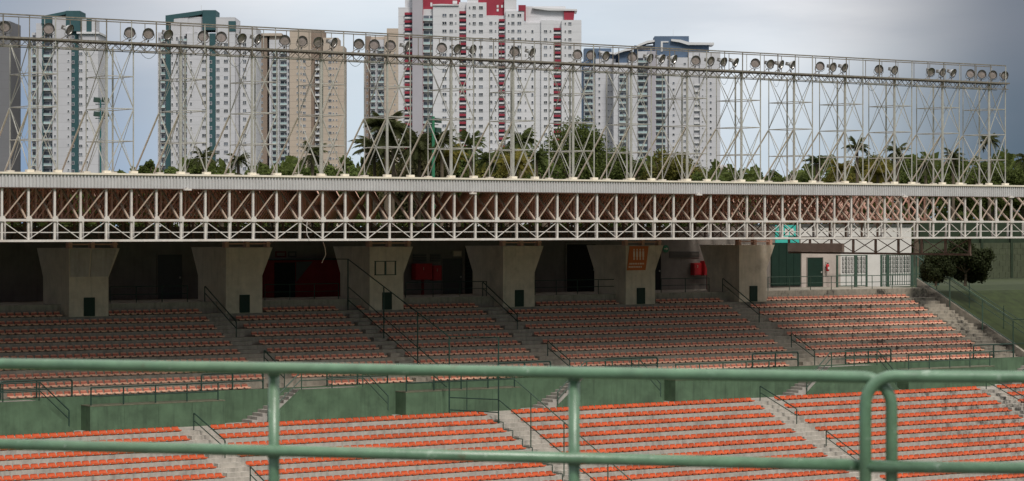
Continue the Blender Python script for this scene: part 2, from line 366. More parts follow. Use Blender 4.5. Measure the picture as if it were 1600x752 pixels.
for (tier, nrow, zf, vf, sd_, mats, name) in (('up', 10, up_z, up_v, seat_mb(.40, 1, .92), [M['seat_up'], M['seat_under']], 'faded'),
                                              ('lo', 20, lo_z, lo_v, seat_mb(.45, 0, .80), [M['seat_low'], M['seat_under']], 'orange')):
    spots = []
    for i in range(nrow):
        x = 21.0; z = zf(i) + .03; v = vf(i) - (.12 if tier == 'up' else .15); xmax = 136.7 if tier == 'up' else 150
        while x < xmax:
            ok = True
            for a in (UA if tier == 'up' else LA):
                wdt = UAW if tier == 'up' else LAW
                if a - .22 < x < a + wdt + .22: ok = False
            if tier == 'up':
                if 86.3 < x < 87.7: ok = False
                if i == 0 and any(p - .3 < x < p + PW + .3 for p in pil_u): ok = False
                if i == 9 and any(75.2 - .3 + 21 * k < x < 80.2 + 21 * k for k in range(-2, 4)): ok = False
            if ok:
                vis, Z, px = in_frame(x, v)
                if px > -250: spots.append((Z, vis, x, v + random.uniform(-.008, .008), z, px))
            x += SP
    def show(s):                                         # does it show inside the frame?
        py = HOR + (EYE - s[4]) * FPX / s[0]
        return s[1] and py < 756 and not (665 < py < 0)
    vis = sorted([s for s in spots if show(s)], key=lambda s: s[0])
    near = set(id(s) for s in (vis[:300] if tier == 'lo' else []))
    wv = [lit_fade_f(p[2], 1) for p in sd_.v]
    me = sd_.mesh('stadium_seat', mats, smooth=False)
    def slab(x, z):
        rw = round((zf(0) - (z - .03)) / LR) + 1; ends = [a - .22 for a in LA]; k_ = next((i for i, e in enumerate(ends) if e > x), 0)
        n_ = int((ends[k_] - x) / SP) + 1
        return 'orange lower tier seat, %s left of the %s aisle, %s row down' % (ordn(n_), ORD[k_ - 1] + ' visible' if k_ else 'near', ordn(rw))
    if tier == 'up': lit_fade_attr(me, wv)
    lab = {'up': 'faded salmon bucket seat in the shaded left blocks of the upper tier', 'lo': 'bright orange bucket seat in the front left rows of the lower tier'}[tier]
    grp = {'up': 'upper tier seat rows', 'lo': 'orange seats of the lower tier'}[tier]
    big = MB()
    for s in spots:
        if id(s) in near: tag(link('stadium_seat', me, None, s[2:5]), slab(s[2], s[4]), 'seat', grp)
        else: put(big, sd_, *s[2:5])
    o = solo('stadium_seats', big, mats, (100, vf(5), zf(5)), {'up': 'all the rows of faded salmon seats across the upper tier under the roof', 'lo': 'remaining rows of orange seats across the lower tier'}[tier], 'seats', grp, 'stuff')
    if tier == 'up': lit_fade_attr(o.data, wv * (len(big.v) // len(sd_.v)))

# ------------------------------------------------------------------ front walls of the upper tier: stair units, platforms, main wall
TOPW = up_z(9) - .02; BOT = lo_z(0)
mb = MB(); mb.box(UX0, WV, BOT - .3, 175, WV + .25, TOPW + .02)
solo('green_wall', mb, M['green'], (97, WV, BOT), 'long green painted wall below the bottom row of the upper tier', 'wall')
def rail(name, label, pts, posts, mid=(.5,), m=None, r=.04, cat='railing', h=1.0, group=None, bend=True):
    """pts: top-tube polyline; posts: list of (point at top, ground z)"""
    m = m or M['darkrail']; base = (pts[0][0], pts[0][1], posts[0][1] if posts else pts[0][2] - h)
    root = thing(name, base, label, cat, group)
    a = MB(); a.path(pts, r, 6); part('top_rail', a, m, root)
    for d in mid:
        a = MB(); a.path([(p[0], p[1], p[2] - d) for p in pts], r * .8, 6); part('mid_rail', a, m, root)
    for p, gz in posts:
        a = MB(); a.tube((p[0], p[1], gz), (p[0], p[1], p[2]), r, 6); part('post', a, m, root)
    return root
unit_names = ['leftmost', 'second', 'third', 'fourth', 'rightmost']
for k in range(-1, 4):
    o = 21.0 * k; u0, u1, u2, u3 = 75.0 + o, 77.1 + o, 81.5 + o, 83.5 + o
    nm = unit_names[k + 1]; VF = 129.95
    root = thing('stair_block', ((u0 + u3) / 2, VF, BOT), '%s of the five green stair blocks between the two tiers' % nm, 'stairs', 'green stair blocks between the tiers')
    a = MB(); zt = TOPW - .02
    a.prism([(u0 - .1, VF, BOT - .05), (u3, VF, BOT - .05), (u3, VF, BOT + .12), (u2, VF, zt), (u1, VF, zt), (u0 - .1, VF, BOT + .12)], (0, .14, 0)); part('side_wall', a, M['green'], root)
    a = MB(); a.box(u1 + .02, VF + .142, BOT, u2 - .02, WV - .003, zt - .03); part('landing', a, M['conc_pale'], root)
    ns = 9; H = zt - .05 - BOT
    for s in range(ns):
        zz = BOT + H * (s + 1) / (ns + 1); xa = u0 - 1.1 + (u1 - u0 + 1.1) * s / ns; xb = u0 - 1.1 + (u1 - u0 + 1.1) * (s + 1) / ns
        a = MB(); a.box(xa, VF + .142, BOT, u1 + .018, WV - .003 - s * .001, zz) if False else a.box(xa, VF + .142, BOT, xb, WV - .003, zz); part('stair_step', a, M['conc_pale'], root)
        xa2 = u3 - (u3 - u2) * s / ns; xb2 = u3 - (u3 - u2) * (s + 1) / ns
        a = MB(); a.box(xb2, VF + .142, BOT, xa2, WV - .003, zz); part('stair_step', a, M['conc_pale'], root)
    y = VF + .07; zr = zt + 1.0
    rail('stair_railing', 'railing sloping down both ends of the %s green stair block' % nm,
         [(u0 - .1, y, BOT + 1.0), (u1, y, zr), (u2, y, zr), (u3 - .25, y, BOT + 1.25), ],
         [((u0 - .05, y, BOT + 1.05), BOT), ((u1 + .1, y, zr), zt), (((u1 + u2) / 2, y, zr), zt), ((u2 - .05, y, zr), zt), ((u3 - .25, y, BOT + 1.25), BOT)], (.48,), M['midrail'] if k != -1 else M['darkrail'], group='railings on the stair blocks', r=.042)
    # rails in front of the bottom row, either side of the opening
    for s_, (a0, a1) in enumerate(((71.3 + o, 75.4 + o), (79.8 + o, 84.1 + o))):
        if a0 > 140: continue
        y = WV + .12; z = TOPW + 1.0
        rail('guard_rail', 'dark guard rail at the foot of the upper tier, %s of the %s stair block' % (('left', 'right')[s_], nm),
             [(a0, y, z - .12), (a0 + .06, y, z - .02), (a0 + .18, y, z), (a1 - .18, y, z), (a1 - .06, y, z - .02), (a1, y, z - .12)],
             [((a0, y, z - .1), TOPW), (((a0 + a1) / 2, y, z), TOPW), ((a1, y, z - .1), TOPW)], (.5,), group='guard rails along the foot of the upper tier', r=.055)
    # platform box
    b0, b1 = 84.6 + o, 93.15 + o; VB = 130.15; zb = EYE - 9.98
    root = thing('platform_box', ((b0 + b1) / 2, VB, BOT), 'green platform box between stair blocks, %s of five' % ('leftmost' if k == -1 else unit_names[k + 1]), 'platform', 'green platform boxes below the upper tier')
    cm = M['green'] if k < 3 else M['conc']
    nseg = 4; ln = (b1 - b0) / nseg
    for s in range(nseg):
        a = MB(); a.box(b0 + ln * s + (.012 if s else 0), VB, BOT - .05, b0 + ln * (s + 1), VB + .16, zb - .06); part('front_panel', a, cm, root)
    for e0 in (b0, b1 - .16): a = MB(); a.box(e0, VB + .162, BOT - .05, e0 + .16, WV - .003, zb - .06); part('end_wall', a, cm, root)
    a = MB(); a.box(b0 - .01, VB - .012, zb - .06, b1 + .01, WV - .003, zb); part('coping', a, mat('mossy coping', (.13, .13, .09), .9, .3, 3.) if k == -1 else bpy.data.materials['mossy coping'], root)
    y = VB + .1; z = zb + 1.0
    rail('guard_rail', 'guard rail on top of the %s green platform box' % unit_names[k + 1], [(b0 + .1, y, z), (b1 - .4, y, z)],
         [((b0 + .1 + (b1 - .5 - b0) * q / 4, y, z), zb) for q in range(5)], (.5,), M['darkrail'] if k < 1 else M['midrail'], group='guard rails on the platform boxes', r=.048)

# ------------------------------------------------------------------ handrails in the aisles
def handrail(u, va, vb, zf, label, m=None, grp='short handrails in the aisles'):
    m = m or M['darkrail']
    za, zb = zf(va), zf(vb)
    pts = [(u, va, za + .86), (u, va, za + .93), (u, va - .06, za + .95), (u, vb + .08, zb + 1.0), (u, vb, zb + .93), (u, vb, zb + .80)]
    root = thing('handrail', (u, va, za), label, 'handrail', grp)
    a = MB(); a.path(pts, .04, 6); part('top_rail', a, m, root)
    a = MB(); a.tube((u, va, za + .55), (u, vb, zb + .55), .032, 6); part('mid_rail', a, m, root)
    for v, z, zt in ((va, za, za + .88), (vb, zb, zb + .82)):
        a = MB(); a.tube((u, v, z), (u, v, zt), .036, 6); part('post', a, m, root)
def upg(v): return FL if v > 141.15 else up_z(0) - UR * (140.2 - v) / UD if v < 140.2 else up_z(0)
def log_(v): return lo_z(0) if v > 127 else lo_z(0) - LR * (127.05 - v)
for k, a in enumerate(UA[1:]):
    handrail(a + .7, 141.3, 137.3, upg, 'dark handrail at the top of the %s of three upper tier aisles' % ORD[k])
    handrail(a + .7, 133.9, 131.5, upg, 'dark handrail near the foot of the %s of three upper tier aisles' % ORD[k])
for k, a in enumerate(LA):
    if abs(a - 89) < .1: continue
    for s, (va, vb) in enumerate(((127.7, 124.1), (121.3, 118.1), (115.3, 112.2))):
        handrail(a + .75, va, vb, log_, '%s handrail down the %s aisle of the lower tier' % (('topmost', 'middle', 'lowest')[s], ORD[k]))

# ------------------------------------------------------------------ tall dividing fence
def tube_part(root, name, pts, r, m):
    a = MB(); a.path(pts, r, 6) if len(pts) > 2 else a.tube(pts[0], pts[1], r, 6); part(name, a, m, root)
dm = M['darkrail']; uf = 87.2
root = thing('dividing_fence', (uf, 136, up_z(5)), 'tall dark green tube fence running down between the upper tier blocks', 'fence')
zt = lambda v: EYE - 2.07 - (141 - v) * (6.68 - 2.07) / 11.7
tube_part(root, 'top_rail', [(uf, 141, zt(141)), (uf, 129.3, zt(129.3)), (88.9, 126.5, EYE - 6.65)], .035, dm)
tube_part(root, 'mid_rail', [(uf, 141, EYE - 3.85), (uf, 129.3, EYE - 9.0)], .035, dm)
tube_part(root, 'lower_rail', [(uf, 141, EYE - 4.7), (uf, 129.6, EYE - 9.75)], .035, dm)
tube_part(root, 'rear_top_rail', [(82.2, 146.6, EYE - 2.1), (uf, 141, zt(141))], .028, dm)
for v in (141, 136.7, 132.8, 129.3): tube_part(root, 'post', [(uf, v, max(BOT, upg(v)) if v > 130 else BOT), (uf, v, zt(v))], .05, dm)
tube_part(root, 'post', [(88.9, 126.5, lo_z(1)), (88.9, 126.5, EYE - 6.65)], .05, dm)
tube_part(root, 'post', [(87.75, 128.2, BOT), (87.75, 128.2, EYE - 9.3)], .03, dm)
tube_part(root, 'cross_rail', [(87.0, 128.9, EYE - 10.35), (88.9, 126.5, EYE - 10.42)], .035, dm)
tube_part(root, 'cross_rail', [(87.0, 128.9, EYE - 11.1), (88.9, 126.5, EYE - 11.2)], .035, dm)
a = MB(); q0 = pt(586, 408, 136.6); q1 = pt(619, 430, 136.6)
for x0, x1 in ((q0.x, q0.x + .08), (q1.x - .08, q1.x), ((q0.x + q1.x) / 2 - .06, (q0.x + q1.x) / 2 + .06)): a.box(x0, 136.6, q1.z, x1, 136.66, q0.z)
a.box(q0.x, 136.57, q0.z - .05, q1.x, 136.69, q0.z); a.box(q0.x, 136.57, q1.z, q1.x, 136.69, q1.z + .05)
part('gate_bracket', a, dm, root)
root = thing('dividing_fence', (89.1, 120, lo_z(7)), 'green tube fence with zigzag base running down the lower tier steps', 'fence')
pA, pB = Vector((89.0, 125.2, EYE - 9.02)), Vector((89.1, 108, EYE - 16.9))
tube_part(root, 'top_rail', [(88.7, 128.4, EYE - 8.6), pA, pB], .032, M['midrail'])
tube_part(root, 'mid_rail', [(88.9, 126.5, EYE - 10.42), (89.1, 108, EYE - 18.5)], .035, dm)
for v in (123.3, 120, 115.8, 112.3): tube_part(root, 'post', [(89.0, v, log_(v)), (89.0, v, pA.z + (pB.z - pA.z) * (125.2 - v) / 17.2)], .04, M['midrail'])
zz = []
for i in range(1, 14):
    v = lo_v(i); zz += [(88.9, v + .5, lo_z(i) + .12), (88.9, v - .5, lo_z(i) + .10)]
tube_part(root, 'base_rail', zz, .03, dm)

# ------------------------------------------------------------------ end parapet with railings
pu = 139.5
def pz(v): return EYE - 3.89 - (142.5 - v) * .467
a = MB(); a.prism([(pu, 142.6, pz(142.6) - .1), (pu, 131.35, pz(131.35) - .1), (pu, 131.35, EYE - 12), (pu, 142.6, EYE - 12)], (.28, 0, 0))
solo('end_parapet', a, M['conc_up'], (pu, 137, up_z(5)), 'sloping concrete parapet closing the right end of the upper tier', 'wall')
root = thing('parapet_railing', (pu, 138, up_z(4)), 'tall grey green railing sloping down along the end parapet', 'railing')
tube_part(root, 'lower_rail', [(pu + .1, 142.5, pz(142.5)), (pu + .1, 132.4, pz(132.4)), (pu + 2.6, 132.2, pz(132.4) + .02)], .045, M['midrail'])
tube_part(root, 'top_rail', [(pu - .1, 142.5, pz(142.5) + 1.68), (pu - .1, 132.4, pz(132.4) + 1.8), (pu + 3.5, 132.2, pz(132.4) + 1.82)], .04, M['midrail'])
for v in (142.5, 138.9, 135.5, 132.4): tube_part(root, 'post', [(pu - .1, v, upg(v) - .1 if v < 141 else FL), (pu - .1, v, pz(v) + 1.7)], .05, M['midrail'])
root = thing('outer_railing', (142.4, 138, FL - 2), 'thin wire railing on the grass side behind the end parapet', 'railing')
for d in (.35, .75, 1.15): tube_part(root, 'wire', [(142.6, 144, pz(143) + d - .3), (142.6, 132.4, pz(132.4) + d - .6), (147, 132.2, pz(132.4) + d - .6)], .022, dm)
for v in (143.5, 140, 136.4, 132.5): tube_part(root, 'post', [(142.6, v, pz(v) - 1.8), (142.6, v, pz(v) + .8)], .03, dm)

# ------------------------------------------------------------------ concourse: floor kerb, back wall and what hangs on it
BW = 148.0
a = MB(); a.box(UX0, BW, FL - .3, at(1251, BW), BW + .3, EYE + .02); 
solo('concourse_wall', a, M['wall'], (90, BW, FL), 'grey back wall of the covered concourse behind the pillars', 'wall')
a = MB(); a.box(at(1251, BW) + .003, BW - .10, FL, at(1312, BW), BW + .2, EYE - 1.25)
solo('end_wall', a, M['beige'], (at(1280, BW), BW, FL), 'beige end wall with a dark green door and a fire extinguisher', 'wall')
def wallbox(name, px0, px1, py0, py1, v, d, m, label, cat, group=None, detail=None):
    q = pt(px0, py0, v); p = pt(px1, py1, v)
    zc = FPX; z1 = EYE - (py0 - HOR) * dist((px0 + px1) / 2, v) / FPX; z0 = EYE - (py1 - HOR) * dist((px0 + px1) / 2, v) / FPX
    root = thing(name, ((q.x + p.x) / 2, v, z0), label, cat, group)
    a = MB(); a.box(q.x, v - d, z0, p.x, v, z1); part('body', a, m, root)
    if detail: detail(root, q.x, p.x, z0, z1, v - d)
    return root
def frame_detail(m, t=.06):
    def f(root, x0, x1, z0, z1, y):
        a = MB(); a.box(x0 - t, y - .03, z0, x0, y + .06, z1 + t); a.box(x1, y - .03, z0, x1 + t, y + .06, z1 + t); a.box(x0, y - .03, z1, x1, y + .06, z1 + t); part('frame', a, m, root)
        a = MB(); a.box(x1 - .2, y - .06, (z0 + z1) / 2 - .06, x1 - .1, y - .003, (z0 + z1) / 2 + .06); part('handle', a, M['galv'], kids(root)[0])
    return f
def slats(n, m):
    def f(root, x0, x1, z0, z1, y):
        for i in range(n):
            z = z0 + (z1 - z0) * (i + .5) / n; a = MB(); a.box(x0, y - .07, z - (z1 - z0) / n * .22, x1, y - .003, z + (z1 - z0) / n * .1); part('slat', a, m, root)
    return f
def cabinet(leg):
    def f(root, x0, x1, z0, z1, y):
        a = MB(); a.box(x0 + .05, y - .03, z0 + .05, x1 - .05, y - .003, z1 - .05); dr = part('door', a, M['red'], root)
        c = (x0 + x1) / 2; a = MB(); a.tube((c - .05, y - .05, (z0 + z1) / 2 + .1), (c - .05, y - .05, (z0 + z1) / 2 + .3), .02, 6); part('handle', a, M['pale'], dr)
        if leg: a = MB(); a.box(c - .08, y + .1, FL, c + .08, y + .2, z0); part('leg', a, M['redwall'], root)
    return f
cw = dict(cat='fire cabinet', group='red fire hose cabinets')
wallbox('fire_cabinet', 643, 669, 412, 437, BW - .3, .5, M['red'], 'large red fire cabinet on a post between the third and fourth pillars', 'fire cabinet', 'red fire hose cabinets', cabinet(True))
wallbox('fire_cabinet', 672, 685, 415, 438, BW - .1, .4, M['red'], 'narrow red fire cabinet beside the large one on the shaded wall', 'fire cabinet', 'red fire hose cabinets', cabinet(False))
wallbox('fire_cabinet', 1079, 1091, 411, 430, BW - .1, .4, M['red'], 'smaller left red fire cabinet on the wall near the fifth bay louvre', 'fire cabinet', 'red fire hose cabinets', cabinet(False))
wallbox('fire_cabinet', 1094, 1108, 407.5, 430, BW - .3, .5, M['red'], 'taller right red fire cabinet on a post next to the sixth pillar', 'fire cabinet', 'red fire hose cabinets', cabinet(True))
wallbox('louvre_vent', 1046, 1092, 393, 403, BW - .003, .03, M['grille'], 'wide dark louvre vent above the red cabinets near the sixth pillar', 'vent', None, slats(5, M['wall']))
wallbox('louvre_vent', 645, 666, 397, 410, BW - .003, .03, M['grille'], 'left dark louvre vent above the large red cabinet', 'vent', None, slats(5, M['wall']))
wallbox('louvre_vent', 672, 688, 397, 409, BW - .003, .03, M['grille'], 'right dark louvre vent above the narrow red cabinet', 'vent', None, slats(5, M['wall']))
wallbox('wall_light', 706, 720, 392, 401, BW - .003, .12, M['beige'], 'small beige box high on the wall beside the fourth pillar', 'wall box', None, lambda r_, x0, x1, z0, z1, y: part('cover', (lambda a: (a.box(x0 + .06, y - .03, z0 + .05, x1 - .06, y - .003, z1 - .05), a)[1])(MB()), M['pale'], r_))
wallbox('metal_door', 691, 722, 404, 462, BW - .003, .03, M['grille'], 'grey blue double door in the shade left of the fourth pillar', 'door', None, frame_detail(M['wall']))
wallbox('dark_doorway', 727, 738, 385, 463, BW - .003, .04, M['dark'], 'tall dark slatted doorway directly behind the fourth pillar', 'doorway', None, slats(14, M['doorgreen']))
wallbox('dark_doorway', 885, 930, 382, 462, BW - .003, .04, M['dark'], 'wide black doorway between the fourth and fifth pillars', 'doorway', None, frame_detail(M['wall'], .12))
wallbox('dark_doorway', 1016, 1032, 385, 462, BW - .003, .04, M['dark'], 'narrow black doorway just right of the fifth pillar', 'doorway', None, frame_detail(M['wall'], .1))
wallbox('metal_door', 246, 284, 398, 470, BW - .003, .03, M['grille'], 'faint grey double door in deep shade left of the second pillar', 'door', None, frame_detail(M['wall']))
wallbox('green_door', 1261, 1285, 403, 448, BW - .11, .03, M['doorgreen'], 'dark green door in the beige end wall next to the extinguisher', 'door', None, frame_detail(M['wall'], .05))
wallbox('green_shutter', 1204, 1250, 380, 447, BW - .003, .08, M['doorgreen'], 'large dark green shutter below the teal banner right of the sixth pillar', 'shutter', None,
        lambda r_, x0, x1, z0, z1, y: [part('panel', (lambda a, i: (a.box(x0 + (x1 - x0) * i / 4 + .03, y - .03, z0 + .05, x0 + (x1 - x0) * (i + 1) / 4 - .03, y - .003, z1 - .05), a)[1])(MB(), i), M['doorgreen'], r_) for i in range(4)])
def banner_det(r_, x0, x1, z0, z1, y):
    w_ = x1 - x0; h = z1 - z0
    a = MB(); a.box(x0 + w_ * .40, y - .012, z0 + h * .42, x0 + w_ * .56, y - .003, z0 + h * .80); a.box(x0 + w_ * .60, y - .012, z0 + h * .42, x0 + w_ * .76, y - .003, z0 + h * .80); part('white_print', a, M['whitewall'], r_)
    a = MB(); a.box(x0 + w_ * .34, y - .012, z0 + h * .30, x0 + w_ * .8, y - .003, z0 + h * .34); part('print_line', a, M['whitewall'], r_)
wallbox('teal_banner', 1211, 1248, 352, 379.5, BW - .003, .05, M['teal'], 'teal banner with white print above the dark green shutter', 'banner', None, banner_det)
# wall piece with a star-like cutout showing left of the banner is simply the pale wall above the shutter
# red kiosk
q0, q1 = at(413, BW - .9), at(545, BW - .9)
root = thing('red_kiosk', ((q0 + q1) / 2, BW - .9, FL), 'dark red kiosk with a black doorway in the shade of the third bay', 'kiosk')
a = MB(); a.box(q0, BW - .9, FL, q1, BW - .003, EYE - 2.2); part('wall', a, M['redwall'], root)
a = MB(); a.box(at(429, BW - .93), BW - .95, FL, at(461, BW - .93), BW - .903, EYE - 2.35); part('doorway', a, M['dark'], root)
a = MB(); y = BW - .95; xa, xb = at(463, y), at(489, y); a.prism([(xa, y, EYE - 2.3), (xa, y, EYE - 3.65), (xb, y, EYE - 2.3)], (0, .045, 0)); part('grey_panel', a, M['grille'], root)
a = MB(); a.box(q0 - .1, BW - 1.05, EYE - 2.2, q1 + .1, BW - .003, EYE - 2.1); part('roof', a, M['dark'], root)
for i, (x0, x1, m) in enumerate(((430, 447, M['redwall']), (450, 463, M['grille']), (468, 478, M['wall']))):
    wallbox('poster', x0, x1, 393, 402, BW - .003, .02, m, ('dark red poster', 'grey poster', 'pale grey poster')[i] + ' on the wall above the red kiosk', 'poster', None, lambda r_, x0, x1, z0, z1, y: part('print', (lambda a: (a.box(x0 + .1, y - .008, z0 + .08, x1 - .1, y - .002, z1 - .08), a)[1])(MB()), M['wall'], r_))
# green exit sign
p = pt(1040, 389, BW - .03)
root = thing('exit_sign', p, 'small round green sign on the wall right of the fifth pillar', 'sign')
a = MB(); a.tube(p, p + Vector((0, -.04, 0)), .28, 12); part('plate', a, M['signgreen'], root)
a = MB(); a.box(p.x - .17, p.y - .055, p.z - .03, p.x + .08, p.y - .043, p.z + .03); a.prism([(p.x + .05, p.y - .055, p.z - .1), (p.x + .2, p.y - .055, p.z), (p.x + .05, p.y - .055, p.z + .1)], (0, .012, 0)); part('arrow', a, M['pale'], root)
# extinguisher
p = pt(1293, 418, BW - .35)
root = thing('fire_extinguisher', p - Vector((0, 0, .35)), 'red fire extinguisher with white label hanging beside the green door', 'fire extinguisher')
a = MB(); a.path([p + Vector((0, 0, z)) for z in (-.30, -.27, .17, .24, .28)], [.06, .13, .13, .09, .04], 12); part('cylinder', a, M['red'], root, True)
a = MB(); a.box(p.x - .07, p.y - .145, p.z - .15, p.x + .07, p.y - .11, p.z + .05); part('label_plate', a, M['whitewall'], root)
a = MB(); a.box(p.x - .04, p.y - .05, p.z + .28, p.x + .08, p.y + .03, p.z + .36); a.path([p + Vector((-.04, 0, .32)), p + Vector((-.2, 0, .42)), p + Vector((-.19, -.02, .1)), p + Vector((-.15, -.02, -.1))], .018, 6); part('valve_and_hose', a, M['darkrail'], root)
a = MB(); a.box(p.x - .05, p.y + .1, p.z, p.x + .05, BW - .11, p.z + .05); part('bracket', a, M['darkrail'], root)

a = MB(); a.box(20, 131.5, EYE - 9, 20.3, BW - .003, EYE + 2.1)  # added unseen wall, keeps light from entering under the roof at left
solo('side_wall', a, M['wall'], (20, 140, FL), 'added grey wall out of view, blocking light from the left', 'wall')
# concourse railings at the head of the terrace
segs = [(172, 293, 'left of the second pillar'), (414, 529, 'in front of the red kiosk'), (634, 760, 'in front of the large red cabinet'), (836, 967, 'between the fourth and fifth pillars'), (1033, 1108, 'in front of the taller red cabinet'), (1200, 1425, 'in front of the shutter and green door')]
for i, (x0, x1, lab) in enumerate(segs):
    v = 141.4; a0, a1 = at(x0, v), at(x1, v); z = FL + 1.0; n = max(2, round((a1 - a0) / 2.0))
    rail('concourse_railing', 'concourse railing ' + lab, [(a0, v, z), (a1, v, z)], [((a0 + (a1 - a0) * k / n, v, z), FL) for k in range(n + 1)], (.48,), M['darkrail'] if i < 5 else M['midrail'], group='railings along the concourse edge', r=.03)

# ------------------------------------------------------------------ pillars with flared heads
PV = 140.05; PD = 3.6
tops = ['leftmost visible', 'second', 'third', 'fourth', 'fifth', 'rightmost']
for k, u in enumerate(pil_u):
    zb, zm, zt_ = up_z(0) - .02, EYE - 3.05, EYE - 1.28
    fl = .75
    root = thing('pillar', (u + PW / 2, PV, zb), 'concrete pillar with flared head, ' + (tops[k - 1] + ' in the row' if k else 'outside the left edge of the row'), 'pillar', 'flared concrete pillars under the roof')
    a = MB(); a.box(u, PV, zb, u + PW, PV + PD, zm); shf = part('shaft', a, M['pillar'], root)
    a = MB(); x0, x1, y0, y1 = u, u + PW, PV, PV + PD
    a.add([(x0, y0, zm + .003), (x1, y0, zm + .003), (x1, y1, zm + .003), (x0, y1, zm + .003), (x0, y0, zt_), (x1 + fl, y0, zt_), (x1 + fl, y1 + .9, zt_), (x0, y1 + .9, zt_)],
          [(0, 3, 2, 1), (4, 5, 6, 7), (0, 1, 5, 4), (1, 2, 6, 5), (2, 3, 7, 6), (3, 0, 4, 7)]); part('flared_head', a, M['pillar'], root)
    a = MB(); dx = u + PW * .37; a.box(dx, PV - .05, zb + .03, dx + .72, PV - .003, zb + 1.15); part('hatch', a, M['doorgreen'], shf)
    for j in range(3):
        xx = u + .15 + j * (PW + fl - .4) / 2
        a = MB(); a.box(xx - .12, PV + .1, zt_, xx + .12, PV + .5, EYE - .78); part('roof_bearing', a, M['brown'], root)
    a = MB(); a.box(u, PV + .2, EYE - 1.08, u + PW + fl, PV + .4, EYE - 1.0); part('bearing_plate', a, M['brown'], root)
# notice frame on the first pillar head and banner on the fifth
root = thing('notice_frame', (pil_u[1] + 1.3, PV - .02, EYE - 3), 'two pale framed panels fixed on the leftmost pillar head', 'notice')
for j in range(2):
    a = MB(); x0 = pil_u[1] + .08 + j * 1.3; z0, z1 = EYE - 2.98, EYE - 1.35
    a.prism([(x0, PV - .05, z0), (x0 + 1.18, PV - .05, z0), (x0 + 1.18 + (.55 if j else .12), PV - .05, z1), (x0 + (.12 if j else 0), PV - .05, z1)], (0, .045, 0)); part('panel', a, M['conc_pale'], root)
u = pil_u[5]; y = PV - .04; z0, z1 = EYE - 3.0, EYE - 1.32
root = thing('orange_banner', (u + 1, y, z0), 'orange banner with pale printed figures hanging on the fifth pillar head', 'banner')
a = MB(); a.prism([(u + .08, y, z0), (u + 1.72, y, z0), (u + 2.0, y, z1), (u + .32, y, z1)], (0, .03, 0)); part('cloth', a, M['orangeb'], root)
for i in range(4):
    xx = u + .62 + i * .27; a = MB(); a.box(xx, y - .012, z0 + .92, xx + .15, y - .003, z0 + 1.32); a.tube((xx + .075, y - .012, z0 + 1.42), (xx + .075, y - .003, z0 + 1.42), .07, 8); a.box(xx + .02, y - .012, z0 + .72, xx + .13, y - .003, z0 + .90); part('figure_print', a, M['pale'], root)
for zz_, n_ in ((.40, 9), (.18, 8)):                     # two lines of print too small to read in the photograph
    for q in range(n_):
        xx = u + .22 + (zz_ - .18) * .3 + q * .15; a = MB(); a.box(xx, y - .008, z0 + zz_, xx + random.choice((.09, .11, .12)), y - .003, z0 + zz_ + .11); part('small_print', a, M['pale'], root)

# ------------------------------------------------------------------ roof: fascia, front truss, lattice, deck
V0 = 126.0; LB = 1.521; U0 = 57.95 - 9 * LB; NB = 64
zc0, zc1, zf0, zf1, zlo = EYE + .36, EYE + 2.12, EYE + 2.12, EYE + 2.93, EYE - .72
ue = U0 + NB * LB
roof = thing('stand_roof', (97, V0, EYE), 'long stand roof with corrugated grey fascia and white lattice truss', 'roof')
a = MB(); u = U0; pts = []; p_ = .2
while u < ue:
    pts += [(u, 0), (u + p_ * .4, 0), (u + p_ * .55, -.07), (u + p_ * .9, -.07)]; u += p_
vs = [(x, V0 - .11 + d, zf0) for x, d in pts] + [(x, V0 - .11 + d, zf1 - .1) for x, d in pts]; n = len(pts)
a.add(vs, [(i, i + 1, n + i + 1, n + i) for i in range(n - 1)]); a.box(U0, V0 - .09, zf0, ue, V0 - .02, zf1 - .1); part('fascia', a, M['fascia'], roof)
a = MB(); a.box(U0, V0 - .24, zf1 - .1, ue, V0 + .25, zf1); part('roof_flashing', a, M['cream'], roof)
a = MB(); a.box(U0, V0 - .2, zf0 - .05, ue, V0 + .05, zf0 - .003); part('fascia_trim', a, M['darkbrown'], roof)
a = MB(); a.add([(5, V0 + .1, zf0 + .1), (121, V0 + .1, zf0 + .1), (121, 148.3, zf0 + .5), (5, 148.3, zf0 + .5), (5, V0 + .1, zf1 - .13), (121, V0 + .1, zf1 - .13), (121, 148.3, zf0 + .62), (5, 148.3, zf0 + .62)],
                [(0, 3, 2, 1), (4, 5, 6, 7), (0, 1, 5, 4), (2, 3, 7, 6)]); part('roof_deck', a, M['deck'], roof)
a = MB(); a.box(U0, V0 - .1, zc0 - .05, ue, V0 + .1, zc0 + .07); part('middle_chord', a, M['white'], roof)
a = MB(); a.box(U0, V0 - .12, zlo - .07, ue, V0 + .12, zlo + .05); part('bottom_chord', a, M['white'], roof)
a = MB(); a.box(U0, V0 + .02, EYE - .31, ue, V0 + .07, EYE - .27); part('hand_line', a, M['white'], roof)
def shared(name, mb, m): return mb.mesh(name, m)
pm = MB(); pm.box(-.055, -.055, zlo + .05 - EYE, .055, .055, zc0 - .05 - EYE); pm.box(-.058, -.058, zc0 + .07 - EYE, .058, .058, zf0 - .05 - EYE); me_post = pm.mesh('post', M['white'])
dm1 = MB(); dm1.beam((.07, .0, zc0 + .09 - EYE), (LB - .09, .0, zc1 - .08 - EYE), .058); me_d1 = dm1.mesh('diagonal_brace', M['braceb'])
dm2 = MB(); dm2.beam((.07, -.02, zlo + .1 - EYE), (LB - .07, -.02, zc0 - .08 - EYE), .038); me_d2 = dm2.mesh('lower_brace', M['white'])
dm3 = MB(); dm3.beam((.07, -.02, zc0 - .08 - EYE), (LB - .07, -.02, zlo + .1 - EYE), .038); me_d3 = dm3.mesh('lower_brace', M['white'])
